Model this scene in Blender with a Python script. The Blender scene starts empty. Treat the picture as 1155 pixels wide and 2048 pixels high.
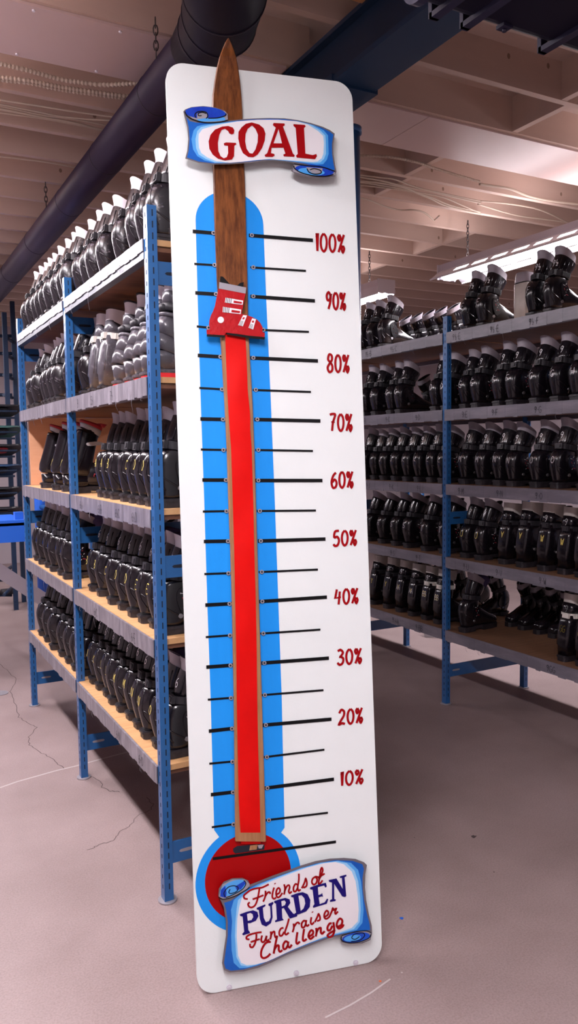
import bpy, math, random
from mathutils import Vector, Matrix
from mathutils.geometry import tessellate_polygon
random.seed(7)
PI = math.pi
scene = bpy.context.scene
COL = scene.collection

# ------------------------------------------------------------------ camera
FPX, PITCH, ROLL, YAW, CH = 1571.2, -0.0801, -0.0126, 0.4942, 1.6215
FW = Vector((math.sin(YAW)*math.cos(PITCH), math.cos(YAW)*math.cos(PITCH), math.sin(PITCH)))
_r = Vector((math.cos(YAW), -math.sin(YAW), 0)); _u = _r.cross(FW)
RT = _r*math.cos(ROLL) + _u*math.sin(ROLL)
UP = -_r*math.sin(ROLL) + _u*math.cos(ROLL)
CAM = Vector((0, 0, CH))
cd = bpy.data.cameras.new('camera'); cam = bpy.data.objects.new('camera', cd); COL.objects.link(cam)
cd.sensor_fit = 'HORIZONTAL'; cd.sensor_width = 36; cd.lens = FPX/1155*36
cd.clip_start = 0.05; cd.clip_end = 60
mw = Matrix((( RT.x, UP.x, -FW.x, 0), (RT.y, UP.y, -FW.y, 0), (RT.z, UP.z, -FW.z, CH), (0, 0, 0, 1)))
cam.matrix_world = mw
scene.camera = cam

def ray(u, w): return FW + RT*((u-577.5)/FPX) - UP*((w-1024)/FPX)
def atz(u, w, z): d = ray(u, w); return CAM + d*((z-CH)/d.z)
def atx(u, w, x): d = ray(u, w); return CAM + d*(x/d.x)
def aty(u, w, y): d = ray(u, w); return CAM + d*(y/d.y)

# ------------------------------------------------------------------ materials
MATS = {}
def mat(name, col, rough=.5, metal=0., noise=None, bump=None, emis=None, coat=0., wood=None, spec=None):
    """noise=(scale, colour2, lo, hi)  bump=(scale, strength)"""
    if name in MATS: return MATS[name]
    m = bpy.data.materials.new(name); m.use_nodes = True
    nt = m.node_tree; b = nt.nodes['Principled BSDF']
    b.inputs['Base Color'].default_value = (*col, 1)
    b.inputs['Roughness'].default_value = rough
    b.inputs['Metallic'].default_value = metal
    if coat: b.inputs['Coat Weight'].default_value = coat; b.inputs['Coat Roughness'].default_value = .12
    if spec is not None: b.inputs['Specular IOR Level'].default_value = spec
    tc = nt.nodes.new('ShaderNodeTexCoord')
    if noise or wood:
        mp = nt.nodes.new('ShaderNodeMapping'); nt.links.new(tc.outputs['Object'], mp.inputs[0])
        n = nt.nodes.new('ShaderNodeTexNoise')
        if wood: mp.inputs['Scale'].default_value = wood
        nt.links.new(mp.outputs[0], n.inputs['Vector'])
        n.inputs['Scale'].default_value = noise[0]; n.inputs['Detail'].default_value = 8
        n.inputs['Roughness'].default_value = .65
        cr = nt.nodes.new('ShaderNodeValToRGB')
        cr.color_ramp.elements[0].position = noise[2]; cr.color_ramp.elements[1].position = noise[3]
        cr.color_ramp.elements[0].color = (*col, 1); cr.color_ramp.elements[1].color = (*noise[1], 1)
        nt.links.new(n.outputs['Fac'], cr.inputs[0]); nt.links.new(cr.outputs[0], b.inputs['Base Color'])
    if bump:
        n2 = nt.nodes.new('ShaderNodeTexNoise'); n2.inputs['Scale'].default_value = bump[0]; n2.inputs['Detail'].default_value = 4
        nt.links.new(tc.outputs['Object'], n2.inputs['Vector'])
        bp = nt.nodes.new('ShaderNodeBump'); bp.inputs['Strength'].default_value = bump[1]; bp.inputs['Distance'].default_value = .002
        nt.links.new(n2.outputs['Fac'], bp.inputs['Height']); nt.links.new(bp.outputs[0], b.inputs['Normal'])
    if emis:
        b.inputs['Emission Color'].default_value = (*emis[0], 1); b.inputs['Emission Strength'].default_value = emis[1]
    MATS[name] = m
    return m

BLK = mat('glossy_black_plastic', (.008,.006,.009), .20, noise=(16,(.035,.03,.04),.55,.80), bump=(22,.22), coat=.25)
SCUF = mat('scuffed_black_plastic', (.014,.011,.015), .25, noise=(26,(.30,.27,.32),.56,.80), bump=(24,.4), coat=.2)
GRYP = mat('dark_grey_plastic', (.075,.068,.082), .3, noise=(26,(.26,.24,.28),.55,.8), bump=(16,.3), coat=.3)
MATTB = mat('matte_black_plastic', (.022,.020,.025), .5, bump=(60,.2))
SOLEB = mat('black_sole', (.016,.013,.017), .42, noise=(20,(.06,.05,.06),.5,.9))
REDS = mat('red_sole', (.80,.02,.03), .4)
SPOIL = mat('grey_spoiler', (.34,.30,.34), .42, bump=(25,.15))
SPOILW = mat('white_spoiler', (.80,.76,.82), .4, bump=(25,.15))
CREAM = mat('cream_liner', (.62,.57,.52), .45, noise=(18,(.5,.45,.42),.4,.8))
PURP = mat('purple_liner', (.075,.055,.16), .85, bump=(30,.3))
DKLIN = mat('dark_liner', (.03,.026,.04), .9)
REDL = mat('red_liner', (.45,.02,.03), .6)
SILV = mat('silver_band', (.5,.48,.5), .35)
WSTRAP = mat('white_strap', (.75,.72,.66), .4)
YEL = mat('yellow_paint_pen', (.75,.60,.14), .5)
WHT = mat('white_paint_pen', (.75,.73,.75), .5)
GRM = mat('grey_paint_pen', (.62,.58,.62), .5)
REDM = mat('red_decal', (.5,.03,.05), .5)
RIV = mat('rivet_metal', (.4,.38,.4), .3, metal=.9)
BLUE = mat('blue_steel_paint', (.014,.10,.29), .32, noise=(6,(.02,.13,.36),.4,.8), bump=(50,.08), coat=.2)
SLOT = mat('slot_dark', (.004,.008,.02), .8)
TAPE = mat('grey_duct_tape', (.19,.175,.205), .34, noise=(16,(.32,.295,.34),.46,.66), wood=(1,1.6,.35), bump=(30,.4))
TAPE2 = mat('grey_rail_paint', (.16,.15,.185), .35, noise=(7,(.30,.28,.33),.45,.85), wood=(2,.4,2), bump=(30,.4))
INK = mat('marker_ink', (.012,.012,.02), .6)
PLY = mat('plywood', (.52,.27,.11), .55, noise=(6,(.70,.42,.20),.35,.7), wood=(1,9,1), bump=(20,.2))
PLYB = mat('plywood_brown', (.17,.085,.045), .6, noise=(6,(.26,.13,.07),.35,.7), wood=(1,9,1), bump=(20,.2))
RAILD = mat('rail_slate', (.05,.06,.085), .4)
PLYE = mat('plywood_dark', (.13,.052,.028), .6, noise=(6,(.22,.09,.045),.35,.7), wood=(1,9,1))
PLYO = mat('plywood_panel', (.72,.36,.20), .6, noise=(4,(.80,.43,.25),.3,.7), wood=(1,1,5))
WHITE = mat('white_board_paint', (.80,.87,.86), .34, noise=(2.5,(.77,.84,.83),.4,.7), bump=(160,.10), spec=.3)
BEDGE = mat('board_edge', (.70,.68,.66), .5)
BLT = mat('light_blue_paint', (.012,.28,.84), .36, noise=(5,(.016,.32,.92),.4,.7), wood=(1,1,.15), bump=(160,.12), spec=.2)
REDP = mat('red_paint', (.36,.002,.003), .4, bump=(160,.1), spec=.12)
BLACKP = mat('black_paint', (.005,.005,.006), .4, bump=(200,.1), spec=.15)
DRED = mat('dark_red_paint', (.33,.002,.005), .4, spec=.12)
NAVYP = mat('navy_lettering_paint', (.012,.006,.15), .4, spec=.12)
SKIW = mat('ski_wood', (.075,.020,.005), .30, noise=(5,(.24,.080,.020),.34,.66), wood=(16,16,2.4), coat=.25, spec=.3)
SKIE = mat('ski_worn_edge', (.30,.13,.05), .4, noise=(5,(.42,.22,.10),.3,.7), wood=(22,22,1.5))
RIB = mat('red_ribbon', (.72,.004,.003), .5, noise=(3,(.60,.003,.003),.4,.7), bump=(6,.3), spec=.12)
BGREY = mat('banner_grey_edge', (.14,.125,.14), .4)
BGREYL = mat('banner_light_grey', (.30,.29,.33), .4)
BDEEP = mat('banner_deep_blue', (.008,.085,.42), .35, noise=(4,(.012,.15,.60),.35,.7), spec=.2)
BROY = mat('banner_royal_blue', (.008,.035,.42), .35, noise=(6,(.015,.10,.62),.4,.7), spec=.2)
BMID = mat('banner_mid_blue', (.07,.36,.82), .3)
BPALE = mat('banner_pale_blue', (.30,.62,.92), .3)
BWHT = mat('banner_white', (.80,.80,.83), .3, bump=(90,.1))
MRED = mat('marker_red', (.42,.003,.008), .35, bump=(45,.8), spec=.25)
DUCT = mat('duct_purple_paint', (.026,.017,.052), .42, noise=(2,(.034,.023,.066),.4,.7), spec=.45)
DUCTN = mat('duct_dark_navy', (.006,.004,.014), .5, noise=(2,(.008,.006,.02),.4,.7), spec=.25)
SEAMD = mat('duct_seam', (.012,.008,.02), .5)
BEAM = mat('beam_navy', (.007,.024,.062), .45, noise=(3,(.009,.03,.08),.4,.7))
BEAML = mat('flange_navy', (.011,.04,.10), .45)
CEILW = mat('painted_joist', (.58,.435,.365), .6, noise=(2.2,(.50,.37,.31),.35,.75), wood=(.4,2,2), bump=(12,.3))
DECK = mat('painted_deck', (.60,.46,.41), .6, noise=(1.5,(.46,.36,.31),.4,.7))
PANEL = mat('painted_ceiling_panel', (.62,.47,.44), .30, noise=(.8,(.56,.42,.40),.4,.7), bump=(2.5,.6))
KNOT = mat('wood_knot', (.26,.18,.13), .7)
BAREW = mat('bare_wood', (.42,.19,.08), .6, noise=(5,(.50,.25,.11),.3,.7), wood=(1,1,6))
CABLE = mat('painted_cable', (.50,.40,.32), .55)
CHAINM = mat('chain_metal', (.06,.05,.05), .5, metal=.4)
LAMPW = mat('lamp_enamel', (.62,.60,.66), .35)
TUBE = mat('lit_tube', (1,1,1), .3, emis=((1,.95,1), 14))
SLIT = mat('lit_slot', (1,1,1), .3, emis=((1,.95,1), 5))
WALLM = mat('wall_paint', (.50,.44,.47), .7, noise=(1.2,(.45,.39,.42),.4,.7))
GREYM = mat('grey_metal', (.35,.33,.36), .4, metal=.3)
BTAB = mat('bright_blue_paint', (.02,.13,.62), .35)
BOARDK = mat('snowboard_black', (.02,.02,.024), .35)
BOARDG = mat('snowboard_green', (.05,.12,.11), .4)
BOARDW = mat('snowboard_white', (.5,.48,.52), .4)
REDB = mat('binding_red', (.55,.04,.05), .4)
ORG = mat('orange_plastic', (.7,.13,.03), .4)

def concrete():
    m = bpy.data.materials.new('concrete_floor'); m.use_nodes = True
    nt = m.node_tree; b = nt.nodes['Principled BSDF']; L = nt.links.new
    tc = nt.nodes.new('ShaderNodeTexCoord')
    n1 = nt.nodes.new('ShaderNodeTexNoise'); n1.inputs['Scale'].default_value = 1.3; n1.inputs['Detail'].default_value = 9; n1.inputs['Roughness'].default_value = .6
    n2 = nt.nodes.new('ShaderNodeTexNoise'); n2.inputs['Scale'].default_value = 160; n2.inputs['Detail'].default_value = 3
    n3 = nt.nodes.new('ShaderNodeTexNoise'); n3.inputs['Scale'].default_value = 7; n3.inputs['Detail'].default_value = 10; n3.inputs['Roughness'].default_value = .7
    for n in (n1, n2, n3): L(tc.outputs['Object'], n.inputs['Vector'])
    c1 = nt.nodes.new('ShaderNodeValToRGB')
    c1.color_ramp.elements[0].position = .32; c1.color_ramp.elements[0].color = (.28,.208,.198,1)
    c1.color_ramp.elements[1].position = .70; c1.color_ramp.elements[1].color = (.39,.30,.292,1)
    L(n1.outputs['Fac'], c1.inputs[0])
    c2 = nt.nodes.new('ShaderNodeValToRGB')
    c2.color_ramp.elements[0].position = .34; c2.color_ramp.elements[0].color = (.70,.68,.67,1)
    c2.color_ramp.elements[1].position = .62; c2.color_ramp.elements[1].color = (1,1,1,1)
    L(n2.outputs['Fac'], c2.inputs[0])
    mx = nt.nodes.new('ShaderNodeMixRGB'); mx.blend_type = 'MULTIPLY'; mx.inputs[0].default_value = .6
    L(c1.outputs[0], mx.inputs[1]); L(c2.outputs[0], mx.inputs[2])
    c3 = nt.nodes.new('ShaderNodeValToRGB')
    c3.color_ramp.elements[0].position = .66; c3.color_ramp.elements[0].color = (0,0,0,1)
    c3.color_ramp.elements[1].position = .80; c3.color_ramp.elements[1].color = (.5,.5,.5,1)
    L(n3.outputs['Fac'], c3.inputs[0])
    m2 = nt.nodes.new('ShaderNodeMixRGB'); L(c3.outputs[0], m2.inputs[0]); L(mx.outputs[0], m2.inputs[1])
    m2.inputs[2].default_value = (.45,.40,.38,1)
    L(m2.outputs[0], b.inputs['Base Color']); b.inputs['Roughness'].default_value = .52
    bp = nt.nodes.new('ShaderNodeBump'); bp.inputs['Strength'].default_value = .12; L(n2.outputs['Fac'], bp.inputs['Height']); bp.inputs['Distance'].default_value = .002
    L(bp.outputs[0], b.inputs['Normal'])
    return m
CONC = concrete()
CRACKM = mat('crack_dark', (.07,.05,.05), .9)
SCUFM = mat('floor_scuff', (.50,.44,.43), .7)

# ------------------------------------------------------------------ mesh helpers
class MB:
    def __init__(s): s.v = []; s.f = []; s.m = []; s.sm = []
    def add(s, vs, fs, mi=0, smooth=False):
        o = len(s.v); s.v += [tuple(v) for v in vs]
        for f in fs: s.f.append(tuple(i+o for i in f)); s.m.append(mi); s.sm.append(smooth)
    def box(s, a, b, mi=0, M=None):
        x0,y0,z0 = a; x1,y1,z1 = b
        vs = [(x0,y0,z0),(x1,y0,z0),(x1,y1,z0),(x0,y1,z0),(x0,y0,z1),(x1,y0,z1),(x1,y1,z1),(x0,y1,z1)]
        if M is not None: vs = [M @ Vector(v) for v in vs]
        s.add(vs, [(0,3,2,1),(4,5,6,7),(0,1,5,4),(1,2,6,5),(2,3,7,6),(3,0,4,7)], mi)
    def loft(s, rings, mi=0, cap0=True, cap1=True, smooth=True, closed=True):
        n = len(rings[0]); o = len(s.v)
        for r in rings: s.v += [tuple(p) for p in r]
        for i in range(len(rings)-1):
            for k in range(n if closed else n-1):
                k2 = (k+1) % n
                s.f.append((o+i*n+k, o+i*n+k2, o+(i+1)*n+k2, o+(i+1)*n+k)); s.m.append(mi); s.sm.append(smooth)
        if cap0: s.f.append(tuple(o+k for k in reversed(range(n)))); s.m.append(mi); s.sm.append(False)
        if cap1: s.f.append(tuple(o+(len(rings)-1)*n+k for k in range(n))); s.m.append(mi); s.sm.append(False)
    def tube(s, pts, r, mi=0, n=8, rf=None, cap=True):
        pts = [Vector(p) for p in pts]; rings = []
        nrm = None
        for i, p in enumerate(pts):
            d = (pts[min(i+1, len(pts)-1)] - pts[max(i-1, 0)]).normalized()
            if nrm is None:
                a = Vector((0,0,1)) if abs(d.z) < .9 else Vector((1,0,0)); nrm = d.cross(a).normalized()
            nrm = (nrm - d*nrm.dot(d)).normalized(); bn = d.cross(nrm)
            rr = rf(i) if rf else r
            rings.append([p + (nrm*math.cos(2*PI*k/n) + bn*math.sin(2*PI*k/n))*rr for k in range(n)])
        s.loft(rings, mi, cap, cap)
    def poly(s, outer, fn, mi=0, holes=()):
        """filled flat polygon; fn maps 2d to 3d"""
        loops = [[Vector((p[0], p[1], 0)) for p in outer]] + [[Vector((p[0], p[1], 0)) for p in h] for h in holes]
        flat = [p for l in loops for p in l]
        tr = tessellate_polygon(loops)
        vs = [fn(p.x, p.y) for p in flat]
        s.add(vs, [tuple(t) for t in tr], mi)
    def prism(s, outer, f0, f1, mi=0, mside=None):
        s.poly(outer, f1, mi); s.poly(outer, f0, mi)
        a = [f0(*p) for p in outer]; b = [f1(*p) for p in outer]; n = len(outer)
        s.add(a+b, [(i, (i+1) % n, n+(i+1) % n, n+i) for i in range(n)], mi if mside is None else mside)
    def ribbon(s, pts, w, fn, mi=0, taper=False, smooth=0):
        if smooth: pts = catmull(pts, smooth)
        pts = [Vector((p[0], p[1])) for p in pts]; n = len(pts); vs = []
        for i, p in enumerate(pts):
            d = pts[min(i+1, n-1)] - pts[max(i-1, 0)]
            if d.length < 1e-9: d = Vector((1, 0))
            d.normalize(); q = Vector((-d.y, d.x))
            ww = w/2
            if taper: ww *= .42 + .58*math.sin(PI*min(1, max(0, (i+.6)/(n))))**.5
            if 0 < i < n-1:
                c = (pts[i]-pts[i-1]).normalized().dot(d); ww /= max(.6, c)
            vs += [fn(*(p+q*ww)), fn(*(p-q*ww))]
        s.add(vs, [(2*i, 2*i+1, 2*i+3, 2*i+2) for i in range(n-1)], mi)
    def build(s, name, mats, parent=None, recalc=True):
        me = bpy.data.meshes.new(name); me.from_pydata(s.v, [], s.f); me.update()
        if not isinstance(mats, (list, tuple)): mats = [mats]
        for m in mats: me.materials.append(m)
        me.polygons.foreach_set('material_index', s.m); me.polygons.foreach_set('use_smooth', s.sm)
        if recalc:
            import bmesh
            bm = bmesh.new(); bm.from_mesh(me); bmesh.ops.recalc_face_normals(bm, faces=bm.faces); bm.to_mesh(me); bm.free()
        o = bpy.data.objects.new(name, me); COL.objects.link(o)
        if parent: o.parent = parent
        return o

def catmull(pts, sub=5, closed=False):
    P = [Vector((*p, 0)[:3]) if len(p) == 2 else Vector(p) for p in pts]; two = len(pts[0]) == 2
    out = []; n = len(P)
    rng = range(n if closed else n-1)
    for i in rng:
        if closed: p0, p1, p2, p3 = P[(i-1) % n], P[i], P[(i+1) % n], P[(i+2) % n]
        else: p0, p1, p2, p3 = P[max(i-1,0)], P[i], P[i+1], P[min(i+2,n-1)]
        for k in range(sub):
            t = k/sub
            q = .5*((2*p1) + (p2-p0)*t + (2*p0-5*p1+4*p2-p3)*t*t + (3*p1-p0-3*p2+p3)*t**3)
            out.append(q)
    if not closed: out.append(P[-1])
    return [(q.x, q.y) for q in out] if two else out

def empty(name, loc=(0,0,0), label=None, cat=None, group=None, kind=None):
    o = bpy.data.objects.new(name, None); COL.objects.link(o); o.location = loc; o.empty_display_size = .1
    return tag(o, label, cat, group, kind)
def tag(o, label=None, cat=None, group=None, kind=None):
    if label: o['label'] = label
    if cat: o['category'] = cat
    if group: o['group'] = group
    if kind: o['kind'] = kind
    return o

# stroke alphabet in a 0..1 box
GL = {
 'A':[[(0,0),(.5,1),(1,0)],[(.2,.38),(.8,.38)]], 'B':[[(0,0),(0,1),(.7,.95),(.8,.75),(.6,.55),(0,.52)],[(.5,.53),(.95,.4),(.9,.1),(.5,0),(0,0)]],
 'C':[[(.95,.85),(.6,1),(.2,.85),(0,.5),(.2,.12),(.6,0),(.95,.15)]], 'D':[[(0,0),(0,1),(.6,.9),(.95,.5),(.6,.08),(0,0)]],
 'E':[[(.9,1),(0,1),(0,0),(.95,0)],[(0,.5),(.7,.5)]], 'F':[[(.9,1),(0,1),(0,0)],[(0,.5),(.7,.5)]],
 'G':[[(.9,.85),(.6,1),(.2,.88),(0,.5),(.2,.1),(.6,0),(.95,.15),(.95,.45),(.55,.45)]], 'H':[[(0,0),(0,1)],[(1,0),(1,1)],[(0,.5),(1,.5)]],
 'I':[[(.5,0),(.5,1)]], 'J':[[(.7,1),(.7,.2),(.4,0),(.05,.2)]], 'K':[[(0,0),(0,1)],[(.9,1),(0,.45),(.95,0)]], 'L':[[(0,1),(0,0),(.85,0)]],
 'M':[[(0,0),(.1,1),(.5,.35),(.9,1),(1,0)]], 'N':[[(0,0),(0,1),(.95,0),(.95,1)]], 'O':[[(.5,1),(.12,.8),(0,.5),(.12,.2),(.5,0),(.88,.2),(1,.5),(.88,.8),(.5,1)]],
 'P':[[(0,0),(0,1),(.7,.95),(.85,.72),(.65,.5),(0,.48)]], 'Q':[[(.5,1),(.1,.75),(.1,.25),(.5,0),(.9,.25),(.9,.75),(.5,1)],[(.6,.25),(1,-.05)]],
 'R':[[(0,0),(0,1),(.7,.95),(.85,.72),(.65,.5),(0,.48)],[(.4,.48),(.95,0)]], 'S':[[(.9,.88),(.5,1),(.1,.82),(.2,.58),(.8,.4),(.9,.15),(.5,0),(.05,.12)]],
 'T':[[(0,1),(1,1)],[(.5,1),(.5,0)]], 'U':[[(0,1),(0,.25),(.3,0),(.7,0),(.95,.25),(.95,1)]], 'V':[[(0,1),(.5,0),(1,1)]],
 'W':[[(0,1),(.25,0),(.5,.7),(.75,0),(1,1)]], 'X':[[(0,0),(1,1)],[(0,1),(1,0)]], 'Y':[[(0,1),(.5,.5),(1,1)],[(.5,.5),(.5,0)]],
 '0':[[(.5,1),(.18,.82),(.06,.5),(.18,.16),(.5,0),(.82,.16),(.94,.5),(.82,.82),(.5,1)]], '1':[[(.25,.78),(.55,1),(.5,0)]],
 '2':[[(.1,.78),(.4,1),(.8,.88),(.78,.6),(.35,.28),(.05,.02),(.5,.1),(.95,.02)]], '3':[[(.1,.92),(.5,1),(.85,.8),(.5,.55),(.3,.54)],[(.45,.55),(.9,.4),(.8,.1),(.4,0),(.05,.15)]],
 '4':[[(.35,1),(.1,.42),(.95,.48)],[(.8,.85),(.62,-.02)]], '5':[[(.9,1),(.3,.95),(.18,.58),(.65,.6),(.9,.35),(.7,.05),(.3,0),(.05,.12)]],
 '6':[[(.8,.95),(.35,.75),(.08,.35),(.3,.02),(.75,.06),(.9,.32),(.6,.52),(.2,.35)]], '7':[[(.05,.95),(.45,1),(.9,.95),(.55,.5),(.4,0)],[(.3,.5),(.8,.55)]],
 '8':[[(.55,.55),(.18,.72),(.35,1),(.75,.95),(.8,.7),(.45,.5),(.1,.25),(.35,0),(.8,.08),(.85,.35),(.55,.55)]],
 '9':[[(.85,.8),(.5,1),(.15,.8),(.3,.52),(.75,.6),(.88,.9),(.8,.45),(.45,0)]],
 '-':[[(.1,.5),(.9,.5)]], '%':[[(.92,1),(.12,0)],[(.25,1),(.05,.84),(.22,.66),(.42,.82),(.25,1)],[(.78,.38),(.58,.2),(.76,0),(.96,.2),(.78,.38)]],
 '½':[[(.2,1),(.2,.6)],[(.0,.5),(.7,.5)],[(.3,.35),(.6,.4),(.62,.25),(.3,0),(.7,0)]], ' ':[], '.':[[(.4,0),(.5,.06)]],
}
def write(mb, text, x0, z0, h, w, fn, lw, gap=.35, mi=0, slant=0., smooth=3, jit=0.):
    x = x0
    for ch in text:
        cw = w*(.55 if ch in 'I1-.' else 1)
        for st in GL[ch]:
            pts = [(x + (p[0]+slant*p[1])*cw, z0 + p[1]*h) for p in st]
            if len(pts) > 3 and smooth: pts = catmull(pts, smooth)
            mb.ribbon(pts, lw, fn, mi)
        x += cw*(1+gap)
    return x

# ------------------------------------------------------------------ ski boots (toe points to +x, heel at x=0)
NR = 28
def ring(cx, cz, a, b, tilt=0., n=2.6, back=1.):
    out = []
    for k in range(NR):
        t = 2*PI*k/NR + PI; c, s_ = math.cos(t), math.sin(t)
        u = math.copysign(abs(c)**(2/n), c)*a; v = math.copysign(abs(s_)**(2/n), s_)*b
        if c < 0: u *= back
        out.append(Vector((cx + u*math.cos(tilt), v, cz + u*math.sin(tilt))))
    return out
def interp(params, z):
    for p, q in zip(params, params[1:]):
        if p[1] <= z <= q[1]:
            t = (z-p[1])/max(1e-6, q[1]-p[1]); return [p[i]+(q[i]-p[i])*t for i in range(4)]
    return params[-1][:4]
def surf(params, n, off=.0012):
    def fn(y, z):
        cx, _, a, b = interp(params, z)
        return Vector((cx - a*(max(0., 1-abs(y/b)**n))**(1/n) - off, y, z))
    return fn
def sidef(params, n, off=.0012):
    def fn(x, z):
        cx, _, a, b = interp(params, z)
        return Vector((x, -b*(max(0., 1-abs((x-cx)/a)**n))**(1/n) - off, z))
    return fn

def footrings(secs):
    out = []
    for x, b, z0, z1 in secs:
        h = (z1-z0)/2; r = []
        for k in range(20):
            t = 2*PI*k/20; c, s_ = math.cos(t), math.sin(t)
            r.append(Vector((x, math.copysign(abs(c)**.72, c)*b, z0+h + math.copysign(abs(s_)**.8, s_)*h)))
        out.append(r)
    return out
FOOT = [(.050,.030,.032,.150),(.10,.036,.030,.160),(.14,.045,.030,.158),(.18,.048,.030,.136),(.22,.050,.030,.112),(.26,.049,.030,.096),(.29,.043,.031,.084),(.310,.030,.034,.066)]

def sole_mesh(mats, parent, hh=.034):
    m = MB()
    heel = [(.004,-.020),(.010,-.029),(.03,-.033),(.105,-.033),(.105,.033),(.03,.033),(.010,.029),(.004,.020)]
    hz = .020 if len(mats) > 1 else 0.
    m.prism(heel, lambda x,y: (x-.004,y,hz), lambda x,y: (x-.004,y,hh), 0)
    m.prism(heel, lambda x,y: (x*1.04-.009,y*1.08,hh-.012), lambda x,y: (x*1.04-.009,y*1.08,hh-.003), 0)
    toe = [(.17,-.040),(.26,-.042),(.305,-.034),(.322,-.018),(.322,.018),(.305,.034),(.26,.042),(.17,.040)]
    m.prism(toe, lambda x,y: (x,y,0.), lambda x,y: (x,y,hh), 0)
    m.prism([(.09,-.03),(.18,-.032),(.18,.032),(.09,.03)], lambda x,y: (x,y,.014), lambda x,y: (x,y,hh), 0)
    if len(mats) > 1:
        m.prism([(p[0]*.98, p[1]*.97) for p in heel], lambda x,y: (x-.003,y,.0), lambda x,y: (x-.003,y,.020), 1)
    return m.build('sole', mats, parent)

def strap_mesh(cx, cz, a, b, tilt, mats, parent, h=.026, buckle=True):
    m = MB()
    m.loft([ring(cx,cz-h/2,a-.004,b-.004,tilt,3), ring(cx,cz-h/2,a+.002,b+.002,tilt,3), ring(cx,cz+h/2,a+.002,b+.002,tilt,3), ring(cx,cz+h/2,a-.004,b-.004,tilt,3)], 0, False, False, smooth=False)
    M = Matrix.Translation((cx, 0, cz)) @ Matrix.Rotation(-tilt, 4, 'Y')
    for sy in (-1, 1):                                                  # side ladder
        m.box((-a*.35, sy*b-.004, -h*.5), (a*.75, sy*b+.004, h*.5), 0, M)
        for i in range(6): m.box((a*(-.3+.17*i), sy*(b+.0045)-.002, -h*.42), (a*(-.3+.17*i)+.004, sy*(b+.0045)+.002, h*.42), 0, M)
    o = m.build('strap', mats[0], parent)
    if buckle:
        k = MB()
        k.box((-a-.011, -.034, -h*.52), (-a+.004, .010, h*.52), 0, M)       # catch at the back
        k.box((-a-.015, -.024, -h*.30), (-a+.0, -.004, h*.30), 0, M)
        k.build('buckle', mats[1], o)
    return o

def spoiler_mesh(cx, cz, a, b, h, tilt, mats, parent, flare=.006, lean=.012, rim=None, name='liner'):
    m = MB()
    r = [ring(cx,cz,a,b,tilt*.7), ring(cx+lean*.3,cz+h*.5,a+flare*.2,b+flare*.1,tilt), ring(cx+lean*.6,cz+h*.9,a+flare*.8,b+flare*.5,tilt), ring(cx+lean*.65,cz+h,a+flare,b+flare*.6,tilt)]
    inner = [ring(cx+lean*.65,cz+h,a+flare-.005,b+flare*.6-.005,tilt), ring(cx+lean*.3,cz+h*.35,a-.006,b-.006,tilt)]
    m.loft(r, 0, False, False)
    m.loft([r[-1], inner[0]], 2 if rim else 0, False, False)
    m.loft(inner, 1, False, True)
    if rim: m.loft([ring(cx+lean*.62,cz+h-.006,a+flare+.001,b+flare*.6+.001,tilt), ring(cx+lean*.66,cz+h+.002,a+flare+.001,b+flare*.6+.001,tilt)], 2, True, True)
    mm = [mats[0], mats[1]] + ([rim] if rim else [])
    return m.build(name, mm, parent)

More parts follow.
